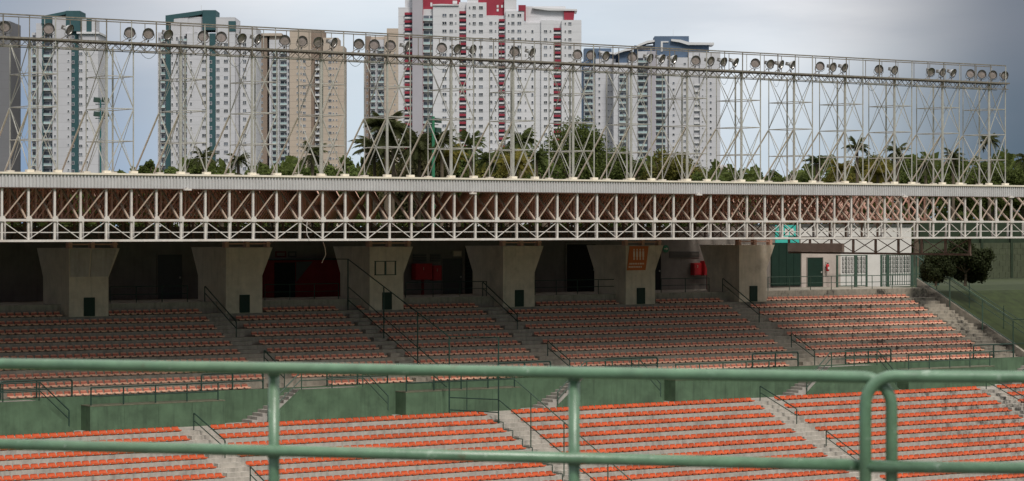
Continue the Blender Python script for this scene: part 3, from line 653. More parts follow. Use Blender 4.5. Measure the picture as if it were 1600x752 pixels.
dm4 = MB(); dm4.beam((LB - .08, .12, zc0 + .09 - EYE), (LB - .02, 2.30, zc1 + .02 - EYE), .10); me_d4 = dm4.mesh('counter_brace', M['braceb'])
gp = MB(); gp.prism([(-.17, -.125, zc0 - .06 - EYE), (.17, -.125, zc0 - .06 - EYE), (.17, -.125, zc0 + .12 - EYE), (.08, -.125, zc0 + .24 - EYE), (-.08, -.125, zc0 + .24 - EYE), (-.17, -.125, zc0 + .12 - EYE)], (0, .02, 0)); me_gp = gp.mesh('gusset_plate', M['white'])
for i in range(NB + 1):
    u = U0 + i * LB; l = (u - 97, 0, 0)
    link('post', me_post, roof, l)
    if i < NB:
        link('diagonal_brace', me_d1, roof, l); link('lower_brace', me_d2 if (i % 2) else me_d3, roof, l); link('counter_brace', me_d4, roof, l)
    link('gusset_plate', me_gp, roof, l)
# second lower panel of the catwalk
a = MB(); d = .9; sh = d * .645
for i in range(NB):
    u = U0 + i * LB + sh
    a.box(u - .045, V0 + d - .045, zlo, u + .045, V0 + d + .045, zc0)
a.box(U0, V0 + d - .05, zlo - .05, ue, V0 + d + .05, zlo + .03); a.box(U0, V0 + d - .05, zc0 - .03, ue, V0 + d + .05, zc0 + .04)
a.box(U0, V0 + d, EYE - .30, ue, V0 + d + .04, EYE - .26)
part('rear_catwalk_frame', a, M['white'], roof, kind='stuff')
a = MB(); a.box(U0, V0 + .13, zlo - .06, ue, V0 + d - .06, zlo - .03); part('catwalk_floor', a, M['grille'], roof)
NI = int((128.6 - U0) / LB); DP = 2.358; a = MB(); nets = MB()
for k in range(1, 10):
    v = V0 + DP * k
    top = zf0 + .1 + .4 * (v - V0) / 23
    for i in range(NI):
        u = U0 + i * LB
        a.box(u - .05, v - .05, zc0, u + .05, v + .05, top)
        a.beam((u + .06, v, zc0 + .05), (u + LB - .06, v, top - .1), .065)
        a.beam((u, v + .06, zc0 + .05), (u, v + DP - .06, top), .09)
        a.box(u - .05, v + .06 - DP, top + .0, u + .05, v - .06, top + .08); a.box(u - .06, v + .06 - DP, zc0 - .05, u + .06, v - .06, zc0 + .03)
    a.box(U0, v - .06, zc0 - .06, 128.9, v + .06, zc0 + .04)
    if k in (3, 8):
        for i in range(0, NI):
            u = U0 + i * LB
            nets.box(u - .06, v - .06, EYE - .78, u + .06, v + .06, zc0 - .06)
            nets.beam((u + .05, v, EYE - .74), (u + LB - .05, v, zc0 - .1), .045); nets.beam((u + .05, v + .05, zc0 - .1), (u + LB - .05, v + .05, EYE - .74), .045)
        nets.box(U0, v - .06, EYE - .86, 128.9, v + .06, EYE - .78)
part('inner_lattice', a, M['brown'], roof, kind='stuff')
part('lower_inner_lattice', nets, M['darkbrown'], roof, kind='stuff')
# deeper cross girder at the right end, running back from the front edge
gx = 128.8
root = thing('cross_girder', (gx, V0, EYE - 1.9), 'dark X braced girder hanging below the right end of the roof', 'girder')
a = MB(); a.box(gx - .08, V0 + .3, EYE - 1.98, gx + .08, 145.2, EYE - 1.84); part('bottom_chord', a, M['darkbrown'], root)
a = MB(); a.box(gx - .08, V0 + .3, EYE - .78, gx + .08, 145.2, EYE - .70); part('top_chord', a, M['darkbrown'], root)
for i in range(9):
    v = V0 + .4 + i * 2.35; a = MB(); a.box(gx - .07, v - .07, EYE - 1.84, gx + .07, v + .07, EYE - .78); part('upright', a, M['darkbrown'], root)
    if i < 8:
        for s in (0, 1):
            a = MB(); a.beam((gx + .02 + s * .04, v + .08, EYE - (1.8, .82)[s]), (gx + .02 + s * .04, v + 2.27, EYE - (.82, 1.8)[s]), .05); part('cross_brace', a, M['darkbrown'], root)
a = MB(); a.box(gx - .3, 139, EYE - 1.83, gx - .1, 145.0, EYE - 1.2); part('board', a, M['deck'], root)
# small fixtures hanging on the fascia edge
for i, (x, y) in enumerate(((293, 296), (739, 302), (1092, 304), (1414, 307), (1580, 308))):
    p = pt(x, y, V0 - .3); root = thing('fascia_lamp', p, 'small white bulkhead lamp under the fascia, %s from the left' % ORD[i], 'lamp', 'bulkhead lamps under the fascia')
    a = MB(); a.box(p.x - .22, p.y - .08, p.z - .06, p.x + .22, p.y + .08, p.z + .04); part('housing', a, M['white'], root)
    a = MB(); a.box(p.x - .04, p.y, p.z + .04, p.x + .04, p.y + .3, p.z + .1); part('bracket', a, M['white'], root)
root = thing('hanging_cable', (at(508, 130), 130, EYE - 1.2), 'pale loose cable hanging below the roof truss left of the tall fence', 'cable')
a = MB(); a.path([pt(505, 378, 130), pt(508, 388, 130), pt(509, 398, 130), pt(505, 406, 130), pt(503, 411, 130)], .02, 5); part('strand', a, M['pale'], root)
root = thing('hanging_cable', tuple(pt(480, 345, V0 - .2)), 'white cable looping down over the lower panel of the front truss', 'cable')
a = MB(); a.path([pt(x, y, V0 - .2) for x, y in ((473, 343), (480, 346), (479, 358), (480, 368), (485, 376))], .02, 5); part('strand', a, M['white'], root)

# ------------------------------------------------------------------ floodlight towers and gantry
TW, TD = 1.62, 2.5; TU0 = 58.1; TP = 4.52; TV = V0 + .15; zb = zf1; zt = EYE + 10.0
def tower_parts(root):
    H = zt - zb; cs = [(0, 0), (TW, 0), (TW, TD), (0, TD)]
    for i, (x, y) in enumerate(cs):
        a = MB(); a.tube((x, y, 0), (x, y, H), (.085, .042, .06, .034)[i], 6); lg = link('leg', a.mesh('leg', M['galv']), root)
        a = MB(); a.box(x - .2, y - .16, 0, x + .2, y + .16, .14); link('base_plate', a.mesh('base_plate', M['cream']), lg)
    for q in (1, 2, 3):
        for i in range(4):
            p, r_ = cs[i], cs[(i + 1) % 4]; a = MB(); a.tube((*p, H * q / 4), (*r_, H * q / 4), .027, 5); link('ring_bar', a.mesh('ring_bar', M['galv']), root)
    for q in (0, 2):
        for i in range(4):
            p, r_ = cs[i], cs[(i + 1) % 4]
            rr = .028 if i in (0, 3) else .017
            for s in (0, 1):
                a = MB(); e = (p, r_) if s == 0 else (r_, p); a.tube((*e[0], H * q / 4 + .05), (*e[1], H * (q + 2) / 4 - .03), rr, 5); link('cross_brace', a.mesh('cross_brace', M['galv']), root)
    for (x, y) in ((0, TD), (0, 0)):
        a = MB(); a.tube((x, y + .05, H * .5 - .06), (x + .0, y + 3.2, .05), .052, 6); link('back_stay', a.mesh('back_stay', M['cream']), root)
def tlab(i): return 'steel lattice floodlight tower on the roof, %s from the left' % ORD[i] if i < 16 else 'steel lattice floodlight tower at the far right end of the roof'
t0 = thing('floodlight_tower', (TU0 - TP, TV, zb), 'steel lattice floodlight tower cut by the left edge of the view', 'tower', 'floodlight towers along the roof')
tower_parts(t0); ch = [(c, kids(c)) for c in kids(t0)]
for i in range(17): copy_thing(t0, ch, (TU0 + TP * i, TV, zb), tlab(i))
gx0, gx1 = TU0 - TP * 2.3, TU0 + TP * 16 + 1.75
gan = thing('lighting_gantry', (95, TV, zt), 'long lighting gantry with guard rails carried on top of the towers', 'gantry')
G0, G1 = TV - .25, TV + 1.05
for name, y, z, r_ in (('front_chord', G0, zt + .05, .06), ('rear_chord', G1, zt + .05, .05), ('lower_chord', G0 + .1, zt - .36, .03), ('lower_chord', G1 - .1, zt - .36, .028)):
    a = MB(); a.box(gx0, y - r_, z - r_ * .8, gx1, y + r_, z + r_ * .8); part(name, a, M['rustrail'], gan)
a = MB(); u = gx0; k = 0
while u < gx1 - .4:
    for y in (G0 + .1, G1 - .1):
        a.tube((u, y, zt - .33 if k % 2 else zt), (u + .38, y, zt if k % 2 else zt - .33), .02, 4)
    u += .38; k += 1
part('web_bars', a, M['rustrail'], gan, kind='stuff')
a = MB(); u = gx0
while u < gx1: a.box(u, G0 + .05, zt + .0, u + .5, G1 - .05, zt + .03); u += .56
part('walkway_planks', a, M['grille'], gan, kind='stuff')
zr = EYE + 11.27; gr1 = gx1 - .35
for name, y, r_ in (('front_guard_rail', G0, .035), ('rear_guard_rail', G1 + .05, .028)):
    a = MB(); a.box(gx0, y - r_, zr - r_, gr1, y + r_, zr + r_); part(name, a, M['rustrail'], gan)
n = int((gr1 - gx0) / 1.507)
for i in range(n + 1):
    u = gr1 - i * 1.507
    for y, r_ in ((G0, .038 if i % 2 == 0 else .028), (G1 + .05, .024)):
        a = MB(); a.tube((u, y, zt - .3), (u, y, zr - .02), r_, 5); part('rail_post', a, M['rustrail'] if i % 3 else M['galv'], gan)
for i in range(0, 17):                                   # control gear trays under the chord
    a = MB(); u = TU0 + TP * (i - 1) + TW + .3; a.box(u, G0 + .2, zt - .45, u + 1.9, G0 + .4, zt - .39); part('cable_tray', a, M['galv'], gan)

for i in range(14):                                      # slack wiring under the chord
    u = TU0 + TP * i + random.uniform(1.8, 3.4); d_ = random.uniform(.25, .7); w_ = random.uniform(.5, 1.3); a = MB()
    a.path([(u + w_ * q / 6, G0 + .15, zt - .36 - d_ * (1 - ((q - 3) / 3) ** 2)) for q in range(7)], .012, 4); part('slack_cable', a, M['darkrail'], gan)
# floodlights
mglass = mat('floodlight glass', (.27, .225, .21), .25, .25, 6., spec=.6); mref = mat('floodlight reflector', (.50, .49, .47), .3, .15, 6., metal=.6); mback = mat('floodlight housing', (.22, .20, .18), .5, .25, 8.)
def lathe(prof, n=16, m=0, mb=None, axis_y=True):
    mb = mb or MB(); vs = []
    for y, r_ in prof:
        for i in range(n): vs.append((cos(2 * pi * i / n) * r_, y, sin(2 * pi * i / n) * r_))
    fs = [(j * n + i, j * n + (i + 1) % n, (j + 1) * n + (i + 1) % n, (j + 1) * n + i) for j in range(len(prof) - 1) for i in range(n)]
    fs += [tuple(range(n)), tuple(range((len(prof) - 1) * n, len(prof) * n))[::-1]] if False else []
    mb.add(vs, fs, m); return mb
mrim = mat('floodlight rim', (.05, .045, .04), .5, .2, 8.)
bowl = lathe([(.32, .02), (.32, .10), (.20, .13), (.12, .22), (-.02, .285), (-.06, .30), (-.06, .275), (.02, .25)]).mesh('reflector_bowl', mref, smooth=False)
gl = lathe([(.0, .262), (-.015, .0)]).mesh('glass', mglass)
bk = MB(); bk.box(-.09, .22, -.11, .09, .46, .11); bk_m = bk.mesh('gear_housing', mback)
rim = lathe([(-.03, .30), (-.085, .312), (-.085, .27), (-.05, .262), (-.03, .30)]).mesh('rim', mrim)
br = MB(); br.path([(-.31, .0, 0), (-.33, .05, -.22), (-.2, .12, -.34), (.2, .12, -.34), (.33, .05, -.22), (.31, 0, 0)], .018, 5); br.tube((0, .12, -.34), (.0, .14, -.46), .03, 6); br_m = br.mesh('bracket', mback)
# image column of each lamp along the gantry and how far it is turned to the right (degrees)
lamps = [(8, 0), (76, 12), (108, 68), (203, 6), (232, 8), (262, 42), (318, 4), (346, 4), (377, 38), (402, 66), (445, 6), (472, 14), (497, 22), (521, 62), (561, 0), (585, 2), (610, 8), (636, 66), (690, 12), (714, 45), (738, 55), (804, 6), (831, 62), (902, 8), (923, 16), (946, 48), (988, 2), (1015, 58), (1034, 62), (1053, 62), (1087, 6), (1110, 44), (1130, 50), (1149, 64), (1180, 4), (1203, 30), (1220, 60), (1238, 66), (1281, 14), (1301, 44), (1319, 44), (1373, 6), (1397, 40), (1454, 22), (1472, 44), (1489, 50), (1516, 6), (1534, 4), (1551, 8), (1569, 24)]
for i, (px, yaw) in enumerate(lamps):
    v = TV - .1; z = zt + .62
    facing = 'facing the camera' if yaw < 20 else ('turned half away' if yaw < 52 else 'turned sideways')
    root = thing('floodlight', (at(px, v), v, z), 'round floodlight, %s from the left on the gantry, %s' % (ordn(i + 1), facing), 'floodlight', 'round floodlights on the gantry')
    face = -YAW + R(yaw) + R(random.uniform(-4, 4)); tilt = R(random.uniform(-2, 8) if yaw < 20 else random.uniform(10, 24))
    rot = Matrix.Rotation(face, 4, 'Z') @ Matrix.Rotation(tilt, 4, 'X')
    bo = link('reflector_bowl', bowl, root, (0, 0, 0), rot.to_euler())
    for nm, me in (('glass', gl), ('gear_housing', bk_m), ('rim', rim)): link(nm, me, bo)
    link('bracket', br_m, root, (0, 0, -.0), (0, 0, face))
    a = MB(); a.tube((at(px, v), v + .05, zt + .05), (at(px, v), v + .12, z - .4), .035, 6); a.tube((at(px, v) - .5, v + .1, zt + .08), (at(px, v) - .05, v + .12, z - .3), .025, 5); part('stand', a, mback, root)

# ------------------------------------------------------------------ white building and gates at the right end of the concourse
WB = 154.5; x0, x1 = at(1236, WB), at(1424, WB)
root = thing('white_building', ((x0 + x1) / 2, WB, FL), 'white building with pierced block windows at the end of the concourse', 'building')
a = MB(); a.box(x0, WB, FL - .3, x1, WB + 6, EYE + .1); part('wall', a, M['whitewall'], root)
a = MB(); a.box(x0 - .1, WB - .15, EYE + .1, x1 + .1, WB + 6, EYE + .22); part('roof', a, M['grille'], root)
for (xa, xb, nx) in ((1315, 1353, 8), (1376, 1422, 8)):
    z1_ = zat(1330, 401, WB); z0_ = zat(1330, 427, WB); ua, ub = at(xa, WB), at(xb, WB)
    for i in range(nx):
        for j in range(4):
            cx = ua + (ub - ua) * (i + .5) / nx; cz = z0_ + (z1_ - z0_) * (j + .5) / 4; hw = (ub - ua) / nx * .36; hz = (z1_ - z0_) / 8 * .76
            a = MB()
            a.box(cx - hw, WB - .03, cz - hz, cx + hw, WB - .003, cz + hz, 1)
            for q in (-.33, .33): a.box(cx + hw * q - .01, WB - .06, cz - hz, cx + hw * q + .01, WB - .031, cz + hz, 0); a.box(cx - hw, WB - .062, cz + hz * q - .01, cx + hw, WB - .032, cz + hz * q + .01, 0)
            part('pierced_block', a, [M['whitewall'], M['grille']], root)
GV = 146.5
def gate(px0, px1, label, dense):
    a0, a1 = at(px0, GV), at(px1, GV); z1_ = zat(1350, 398.5, GV)
    root = thing('green_gate', ((a0 + a1) / 2, GV, FL), label, 'gate', 'green gates at the end of the concourse')
    for x in (a0, a1): a = MB(); a.box(x - .07, GV - .05, FL, x + .07, GV + .05, z1_); part('post', a, M['midrail'], root)
    for z in (FL + .1, z1_ - .04, (FL * .62 + z1_ * .38)): a = MB(); a.box(a0 + .07, GV - .03, z - .03, a1 - .07, GV + .03, z + .03); part('cross_bar', a, M['midrail'], root)
    for i in range(1, dense): x = a0 + (a1 - a0) * i / dense; a = MB(); a.box(x - .02, GV - .02, FL + .13, x + .02, GV + .02, z1_ - .07); part('bar', a, M['midrail'], root)
gate(1308, 1336, 'left green gate panel with sparse bars before the white building', 2)
gate(1338, 1354, 'narrow green gate panel in the middle before the white building', 2)
gate(1377, 1386, 'slim green gate post panel before the second block window', 3)
gate(1388, 1424, 'right green gate panel with close vertical bars', 10)
gate(1426, 1466, 'green barred fence panel at the corner above the grass bank', 12)

# ------------------------------------------------------------------ boundary wall, fence and slope beyond the right end
BV = 172.0
root = thing('boundary_wall', (at(1560, BV), BV, FL), 'weathered block boundary wall with green mesh behind the grass bank', 'wall')
xa, xb = at(1438, BV), at(1800, BV); nb = 40
for j in range(6):
    for i in range(nb):
        u0 = xa + (xb - xa) * i / nb + (.45 if j % 2 else 0); a = MB(); a.box(u0 + .015, BV + random.uniform(-.01, .01), FL - .2 + j * .56, u0 + (xb - xa) / nb - .015, BV + .2, FL - .2 + j * .56 + .545); part('block', a, M['block'], root)
for i in range(9):
    x = xa + (xb - xa) * i / 8; a = MB(); a.box(x - .15, BV - .1, FL - .2, x + .15, BV - .015, FL + 5.2); part('post', a, M['mesh'], root)
a = MB(); a.box(xa, BV + .21, FL + 3.1, xb, BV + .24, FL + 5.2); part('mesh_screen', a, M['mesh'], root)

# ------------------------------------------------------------------ foreground railing and the platform under it
def fg(px, H, Z): return cpt(px, Z, -H)
def Zf(px): return 12.79 - 1.17 * px / 1340
FG = EYE - 1.75
rr = .0275
root = thing('near_railing', tuple(cpt(600, Zf(600), -1.75)), 'near green tubular railing filling the left and middle of the view', 'railing', 'green tubular railings close to the camera')
def bend(p, q, down, r=.13, n=7):
    """quarter bend from horizontal run p->q turning down (or up) at q"""
    d = (Vector(q) - Vector(p)).normalized(); out_ = []
    for i in range(n + 1):
        t = i / n * pi / 2; out_.append(Vector(q) - d * r + d * r * sin(t) - Vector((0, 0, r)) * (1 - cos(t)) * (1 if down else -1))
    return out_
pL, pR = cpt(-500, Zf(-500), -.68), cpt(1393, Zf(1393), -.68)
a = MB(); bp = bend(pL, pR, True); a.path([pL, pL.lerp(pR, .5)] + bp + [(pR.x, pR.y, FG)], rr, 16); part('top_rail', a, M['greenrail'], root, True)
a = MB(); a.tube(cpt(-500, Zf(-500), -1.08), cpt(1393, Zf(1393), -1.08), rr, 16); part('mid_rail', a, M['greenrail'], root, True)
for px in (-40, 428, 897):
    p = cpt(px, Zf(px), -.70); a = MB(); a.tube((p.x, p.y, FG), p, rr * .98, 16); part('post', a, M['greenrail'], root, True)
    for hz in (-.68, -1.08):
        q_ = cpt(px, Zf(px), hz); a = MB(); a.tube(q_ + Vector((0, 0, -rr - .012)), q_ + Vector((0, 0, -rr + .006)), rr * 1.12, 14); part('weld_bead', a, M['greenrail'], root, True)
    a = MB(); a.path([(p.x, p.y, FG), (p.x, p.y, FG + .015)], .07, 16); part('foot_flange', a, M['greenrail'], root)
root = thing('near_railing', tuple(cpt(1500, 11.72, -1.75)), 'near green tubular railing starting with a bend at the right', 'railing', 'green tubular railings close to the camera')
zR = 11.55
pS, pE = cpt(1352, zR, -.672), cpt(2300, zR - .3, -.672)
bp = bend(pE, pS, True)[::-1]
a = MB(); a.path([(pS.x, pS.y, FG)] + bp + [pS.lerp(pE, .5), pE], rr, 16); part('top_rail', a, M['greenrail'], root, True)
a = MB(); a.tube(cpt(1352, zR, -1.08), cpt(2300, zR - .3, -1.08), rr, 16); part('mid_rail', a, M['greenrail'], root, True)
for px in (1830, 2250):
    p = cpt(px, zR - .15, -.69); a = MB(); a.tube((p.x, p.y, FG), p, rr, 16); part('post', a, M['greenrail'], root, True)
c0, c1 = cpt(-1500, 13.6, -1.75), cpt(3200, 12.0, -1.75); c2, c3 = cpt(9000, 2.0, -1.75), cpt(-9000, 2.0, -1.75)
c2 = c1 + Vector((-SY, -CY, 0)) * 16; c3 = c0 + Vector((-SY, -CY, 0)) * 16
a = MB(); a.prism([c0, c1, c2, c3], (0, 0, -18.2)); struct('viewing_platform', a, mat('platform concrete', (.13, .12, .105), .9, .15, 1.5, dirt=.3))

# ------------------------------------------------------------------ distant apartment towers
def facade_mat(name, col, pitch_m, var=.05, line=.78, dirt=.1):
    def ex(t, c, ge):
        tcn = N(t, 'ShaderNodeTexCoord'); sp = N(t, 'ShaderNodeSeparateXYZ'); L(t, tcn.outputs['Object'], sp.inputs[0])
        f = wmath(t, 'FRACT', wmath(t, 'DIVIDE', sp.outputs[2], pitch_m)); g_ = wmath(t, 'LESS_THAN', f, .06)
        return wmix(t, wmath(t, 'MULTIPLY', g_, 1 - line), c, (.12, .11, .11))
    return mat(name, col, .85, var, .15, dirt=dirt, dirtcol=tuple(c * .6 for c in col), extra=ex)
M['pane'] = mat('window pane', (.085, .095, .115), .2, .2, .3, objr=.7, spec=.6)
M['winframe'] = mat('window frame', (.6, .6, .6), .6, .05)
M['tealp'] = mat('dark teal facade', (.032, .082, .092), .7, .1, .3)
M['bluep'] = mat('slate blue facade', (.085, .125, .19), .7, .1, .3)
M['redp'] = mat('crimson facade', (.27, .03, .05), .7, .1, .3)
M['greenglass'] = mat('balcony glass', (.32, .42, .42), .2, .15, .3, objr=.2, spec=.6)
M['shadewall'] = mat('balcony rear wall', (.26, .25, .25), .8, .15, .3, objr=.4)
M['slabw'] = mat('white balcony slab', (.58, .58, .59), .7, .05)
wcache = {}
def wmesh(kind, w_, h, matset):
    key = (kind, round(w_, 2), round(h, 2), matset[0].name)
    if key in wcache: return wcache[key]
    a = MB()
    if kind == 'window':
        t = .09
        a.box(-w_/2, -.05, -h/2, w_/2, -.01, h/2, 1)
        a.box(-w_/2 - t, -.16, -h/2 - t, w_/2 + t, -.01, -h/2, 0); a.box(-w_/2 - t, -.14, h/2, w_/2 + t, -.01, h/2 + t, 0)
        a.box(-w_/2 - t, -.14, -h/2, -w_/2, -.01, h/2, 0); a.box(w_/2, -.14, -h/2, w_/2 + t, -.01, h/2, 0)
        if w_ > .9: a.box(-.05, -.1, -h/2, .05, -.051, h/2, 0)
        me = a.mesh('window', [matset[0], M['pane']])
    elif kind == 'balcony':                              # recessed loggia look: dark back, slab, glass front
        a.box(-w_/2, -.04, -h*.5, w_/2, -.01, h*.5, 1)
        a.box(-w_/2, -1.3, -h*.5 - .18, w_/2, -.01, -h*.5, 0)
        a.box(-w_/2, -1.3, -h*.5, w_/2, -1.22, -h*.5 + h*.38, 2)
        a.box(-w_/2 - .12, -1.3, -h*.5 - .18, -w_/2, -.01, h*.5 + .1, 0)
        a.box(w_*.12, -.08, -h*.5, w_*.2, -.041, h*.45, 0)
        me = a.mesh('balcony', [matset[0], M['pane'], matset[1]])
    else:                                                # red fronted balcony
        a.box(-w_/2, -.04, -h*.5, w_/2, -.01, h*.5, 1)
        a.box(-w_/2, -1.1, h*.12, w_/2, -.95, h*.52, 0)
        a.box(-w_/2, -.95, h*.12, w_/2, -.05, h*.17, 0)
        a.box(-w_/2, -1.0, -h*.5 - .12, w_/2, -.01, -h*.5, 2)
        a.box(-w_/2, -1.0, -h*.5, w_/2, -.96, -h*.5 + .5, 2)
        me = a.mesh('balcony', [M['redp'], M['pane'], M['slabw']])
    wcache[key] = me; return me
def building(name_label, Z, pitch, blocks, cols, x0r, y_bot=300, extras=(), group='apartment towers beyond the trees'):
    k = Z / FPX
    X0 = (x0r - 800) * k; root = thing('apartment_tower', (X0 * CY + Z * SY, -X0 * SY + Z * CY, FL), name_label, 'building', group, -YAW)
    def lx(px): return (px - x0r) * k
    def lz(py): return EYE - FL + (HOR - py) * k
    for (a0, a1, ytop, dy, dep, m, nm) in blocks:
        a = MB(); a.box(lx(a0), dy, -.5 if nm != 'penthouse' else lz(ytop[1]), lx(a1), dy + dep, lz(ytop if not isinstance(ytop, tuple) else ytop[0]))
        link(nm, a.mesh(nm, m), root)
    for (poly, dy, dep, m, nm) in extras:
        a = MB(); a.prism([(lx(x), dy, lz(y)) for x, y in poly], (0, dep, 0)); link(nm, a.mesh(nm, m), root)
    for (xc, w_, h, kind, dy, ys, ms) in cols:
        me = wmesh(kind, w_ * k, h * k, ms); y = ys
        while y < y_bot:
            link('window' if kind == 'window' else 'balcony', me, root, (lx(xc), dy, lz(y))); y += pitch
    return root
wf = facade_mat('white facade', (.50, .50, .525), 2.9); gf = facade_mat('grey white facade', (.46, .46, .485), 2.9); bf = facade_mat('beige facade', (.43, .36, .295), 2.9, line=.6); bfd = facade_mat('brown facade', (.24, .185, .15), 2.9, line=.6); lil = facade_mat('shaded lilac facade', (.36, .345, .375), 400); dkf = facade_mat('dark grey facade', (.16, .16, .17), 2.9)  # lilac grey columns carry the shade of their turned faces in the colour
W = (M['slabw'], M['greenglass']); WG = (M['winframe'], M['greenglass']); BG = (M['slabw'], M['slabw'])
building('dark grey tower cut by the left edge of the photo', 880, 13.2, [(-70, 15, 33, 0, 20, dkf, 'wall')], [(-12, 6, 5, 'window', 0, 50, WG)], -30)
building('white tower with dark teal stripes, leftmost full tower', 880, 13.1,
    [(47, 57, 50, 3, 16, gf, 'wall'), (55, 66, 36, 1.5, 18, gf, 'wall'), (65, 83, 25, 2.5, 17, gf, 'wall'), (82, 111, 27, 0, 20, gf, 'wall'), (110.5, 123, 50, 1, 18, M['tealp'], 'stripe'), (123, 153, 50, .4, 18, wf, 'wall'), (128, 148, (30, 53), .3, 10, wf, 'penthouse'),
     (64.5, 83, 25, 2, .4, M['tealp'], 'stripe') if False else (103, 125, (17, 49), -.1, 12, M['tealp'], 'penthouse'), (135, 143, (29, 50), .2, 8, M['tealp'], 'penthouse'), (65, 67, 37, 1.2, 1, M['tealp'], 'stripe')],
    [(52, 6, 8, 'balcony', 3, 58, W), (74, 14, 8, 'balcony', 2.5, 45, W), (86, 2.5, 4, 'window', 0, 56, WG), (107, 2.5, 2.5, 'window', 0, 56, WG), (113.5, 3, 4.5, 'window', 1, 58, (M['slabw'],)), (126, 5, 4.5, 'window', .4, 58, WG), (136, 2.5, 2.5, 'window', .4, 70, WG)], 100,
    extras=[([(64, 25), (103, 17), (103, 22), (82, 26), (82, 37), (64, 37)], 1.0, 8, M['tealp'], 'crown'), ([(120, 50), (155, 50), (155, 53), (120, 53)], -.4, 18, M['slabw'], 'cornice'), ([(103.7, 17), (104.3, 17), (104.3, 8), (103.7, 8)], 6, .2, M['winframe'], 'mast')])
building('white tower with dark teal stripes, second full tower from the left', 903, 12.9,
    [(245, 259, 50, 2.5, 16, gf, 'wall'), (258, 266.5, 24, 1.8, 18, M['tealp'], 'stripe'), (266.5, 293, 28, 1.0, 18, wf, 'wall'), (292, 327, 52, 0, 20, wf, 'wall'), (326.5, 337.5, 52, .6, 18, M['tealp'], 'stripe'), (337, 367, 27, .3, 18, wf, 'wall'), (366.5, 375.5, 42, 2.5, 16, gf, 'wall'), (375, 400, 42, .8, 18, wf, 'wall'),
     (271, 317, 26, 1.4, 15, wf, 'wall'), (316.5, 337.2, (16, 47), -.1, 12, M['tealp'], 'penthouse'), (357, 367.5, (33, 49), .1, 3, M['tealp'], 'penthouse')],
    [(247.5, 2.5, 4, 'window', 2.5, 60, WG), (254, 6, 9, 'balcony', 2.5, 60, W), (268.5, 2, 4, 'window', 1, 60, WG), (276, 2.5, 5, 'window', 1, 60, WG), (282.5, 3.5, 7, 'balcony', 1, 60, W), (289.5, 4.5, 8, 'balcony', 1, 60, W), (298.5, 2.5, 4, 'window', 0, 72, WG), (319, 6, 4.8, 'window', 0, 70, WG), (329, 3, 4.5, 'window', .6, 84, (M['slabw'],)), (340.5, 5, 4.8, 'window', .3, 70, WG), (353, 6, 4.8, 'window', .3, 70, WG), (382, 5, 5, 'window', .8, 70, WG)], 320,
    extras=[([(258, 24), (316, 16), (316, 22), (300, 25), (271, 29), (271, 34), (258, 34)], .9, 10, M['tealp'], 'crown'), ([(357, 49), (357, 33), (357.1, 33), (357.1, 49)], 1, 1, M['tealp'], 'fin'), ([(311, 16), (311.5, 16), (311.5, 6), (311, 6)], 6, .2, M['winframe'], 'mast'), ([(290, 53), (308, 51), (308, 60), (290, 62)], .2, 1, M['dark'], 'terrace_opening')])
building('beige tower with white balcony column left of the gap', 1150, 10.05,
    [(388, 417, 52, 1, 18, bfd, 'wall'), (416.5, 421, 54, 5, 14, dkf, 'wall'), (420.5, 453, 62, 1, 18, wf, 'wall'), (452.5, 486, 47, 0, 20, bf, 'wall'), (485.5, 505, 47, 2.2, 17, bfd, 'wall'), (504.5, 528, 59, .4, 19, bf, 'wall'), (527.5, 537.5, 72, .8, 18, bf, 'wall'), (420.6, 440, 52, 1.6, 14, bf, 'wall')],
    [(408, 4.5, 3.5, 'window', 1, 90, WG), (430, 8, 7, 'balcony', 1, 80, W), (443, 10, 7, 'balcony', 1, 80, W), (450.3, 2, 5, 'window', 1, 80, WG), (464.5, 1.5, 2.5, 'window', 0, 95, WG), (470.5, 1.5, 2.5, 'window', 0, 95, WG), (475.5, 4, 3.5, 'window', 0, 96, WG), (496, 7, 6, 'balcony', 2.2, 96, BG), (515.5, 4.5, 3.8, 'window', .4, 87, WG), (521, 1.6, 2, 'window', .4, 87, WG), (526, 1.6, 2, 'window', .4, 87, WG)], 470,
    extras=[([(410, 52), (440, 52), (440, 56), (410, 56)], .2, 8, bf, 'parapet')])
building('beige tower with white balconies partly behind the red and white tower', 1160, 10.05,
    [(570, 579, 56, 2, 17, bfd, 'wall'), (578.5, 601, 62, .8, 18, wf, 'wall'), (600.5, 630, 56, 0, 20, bf, 'wall'), (570.5, 604, 56.5, 3, 14, bf, 'wall'), (604, 628, 44, 2, 12, bf, 'wall')],
    [(583, 7, 6.5, 'balcony', .8, 86, W), (595, 9, 6.5, 'balcony', .8, 76, W), (573.5, 1.6, 4, 'window', 2, 80, WG), (617, 1.6, 1.8, 'window', 0, 83, WG)], 600,
    extras=[([(590, 88), (570, 70), (570, 71)], 1, .2, bf, 'fin')] if False else ())
M['wf5'] = wf5 = facade_mat('bright white facade', (.57, .57, .59), 2.9)
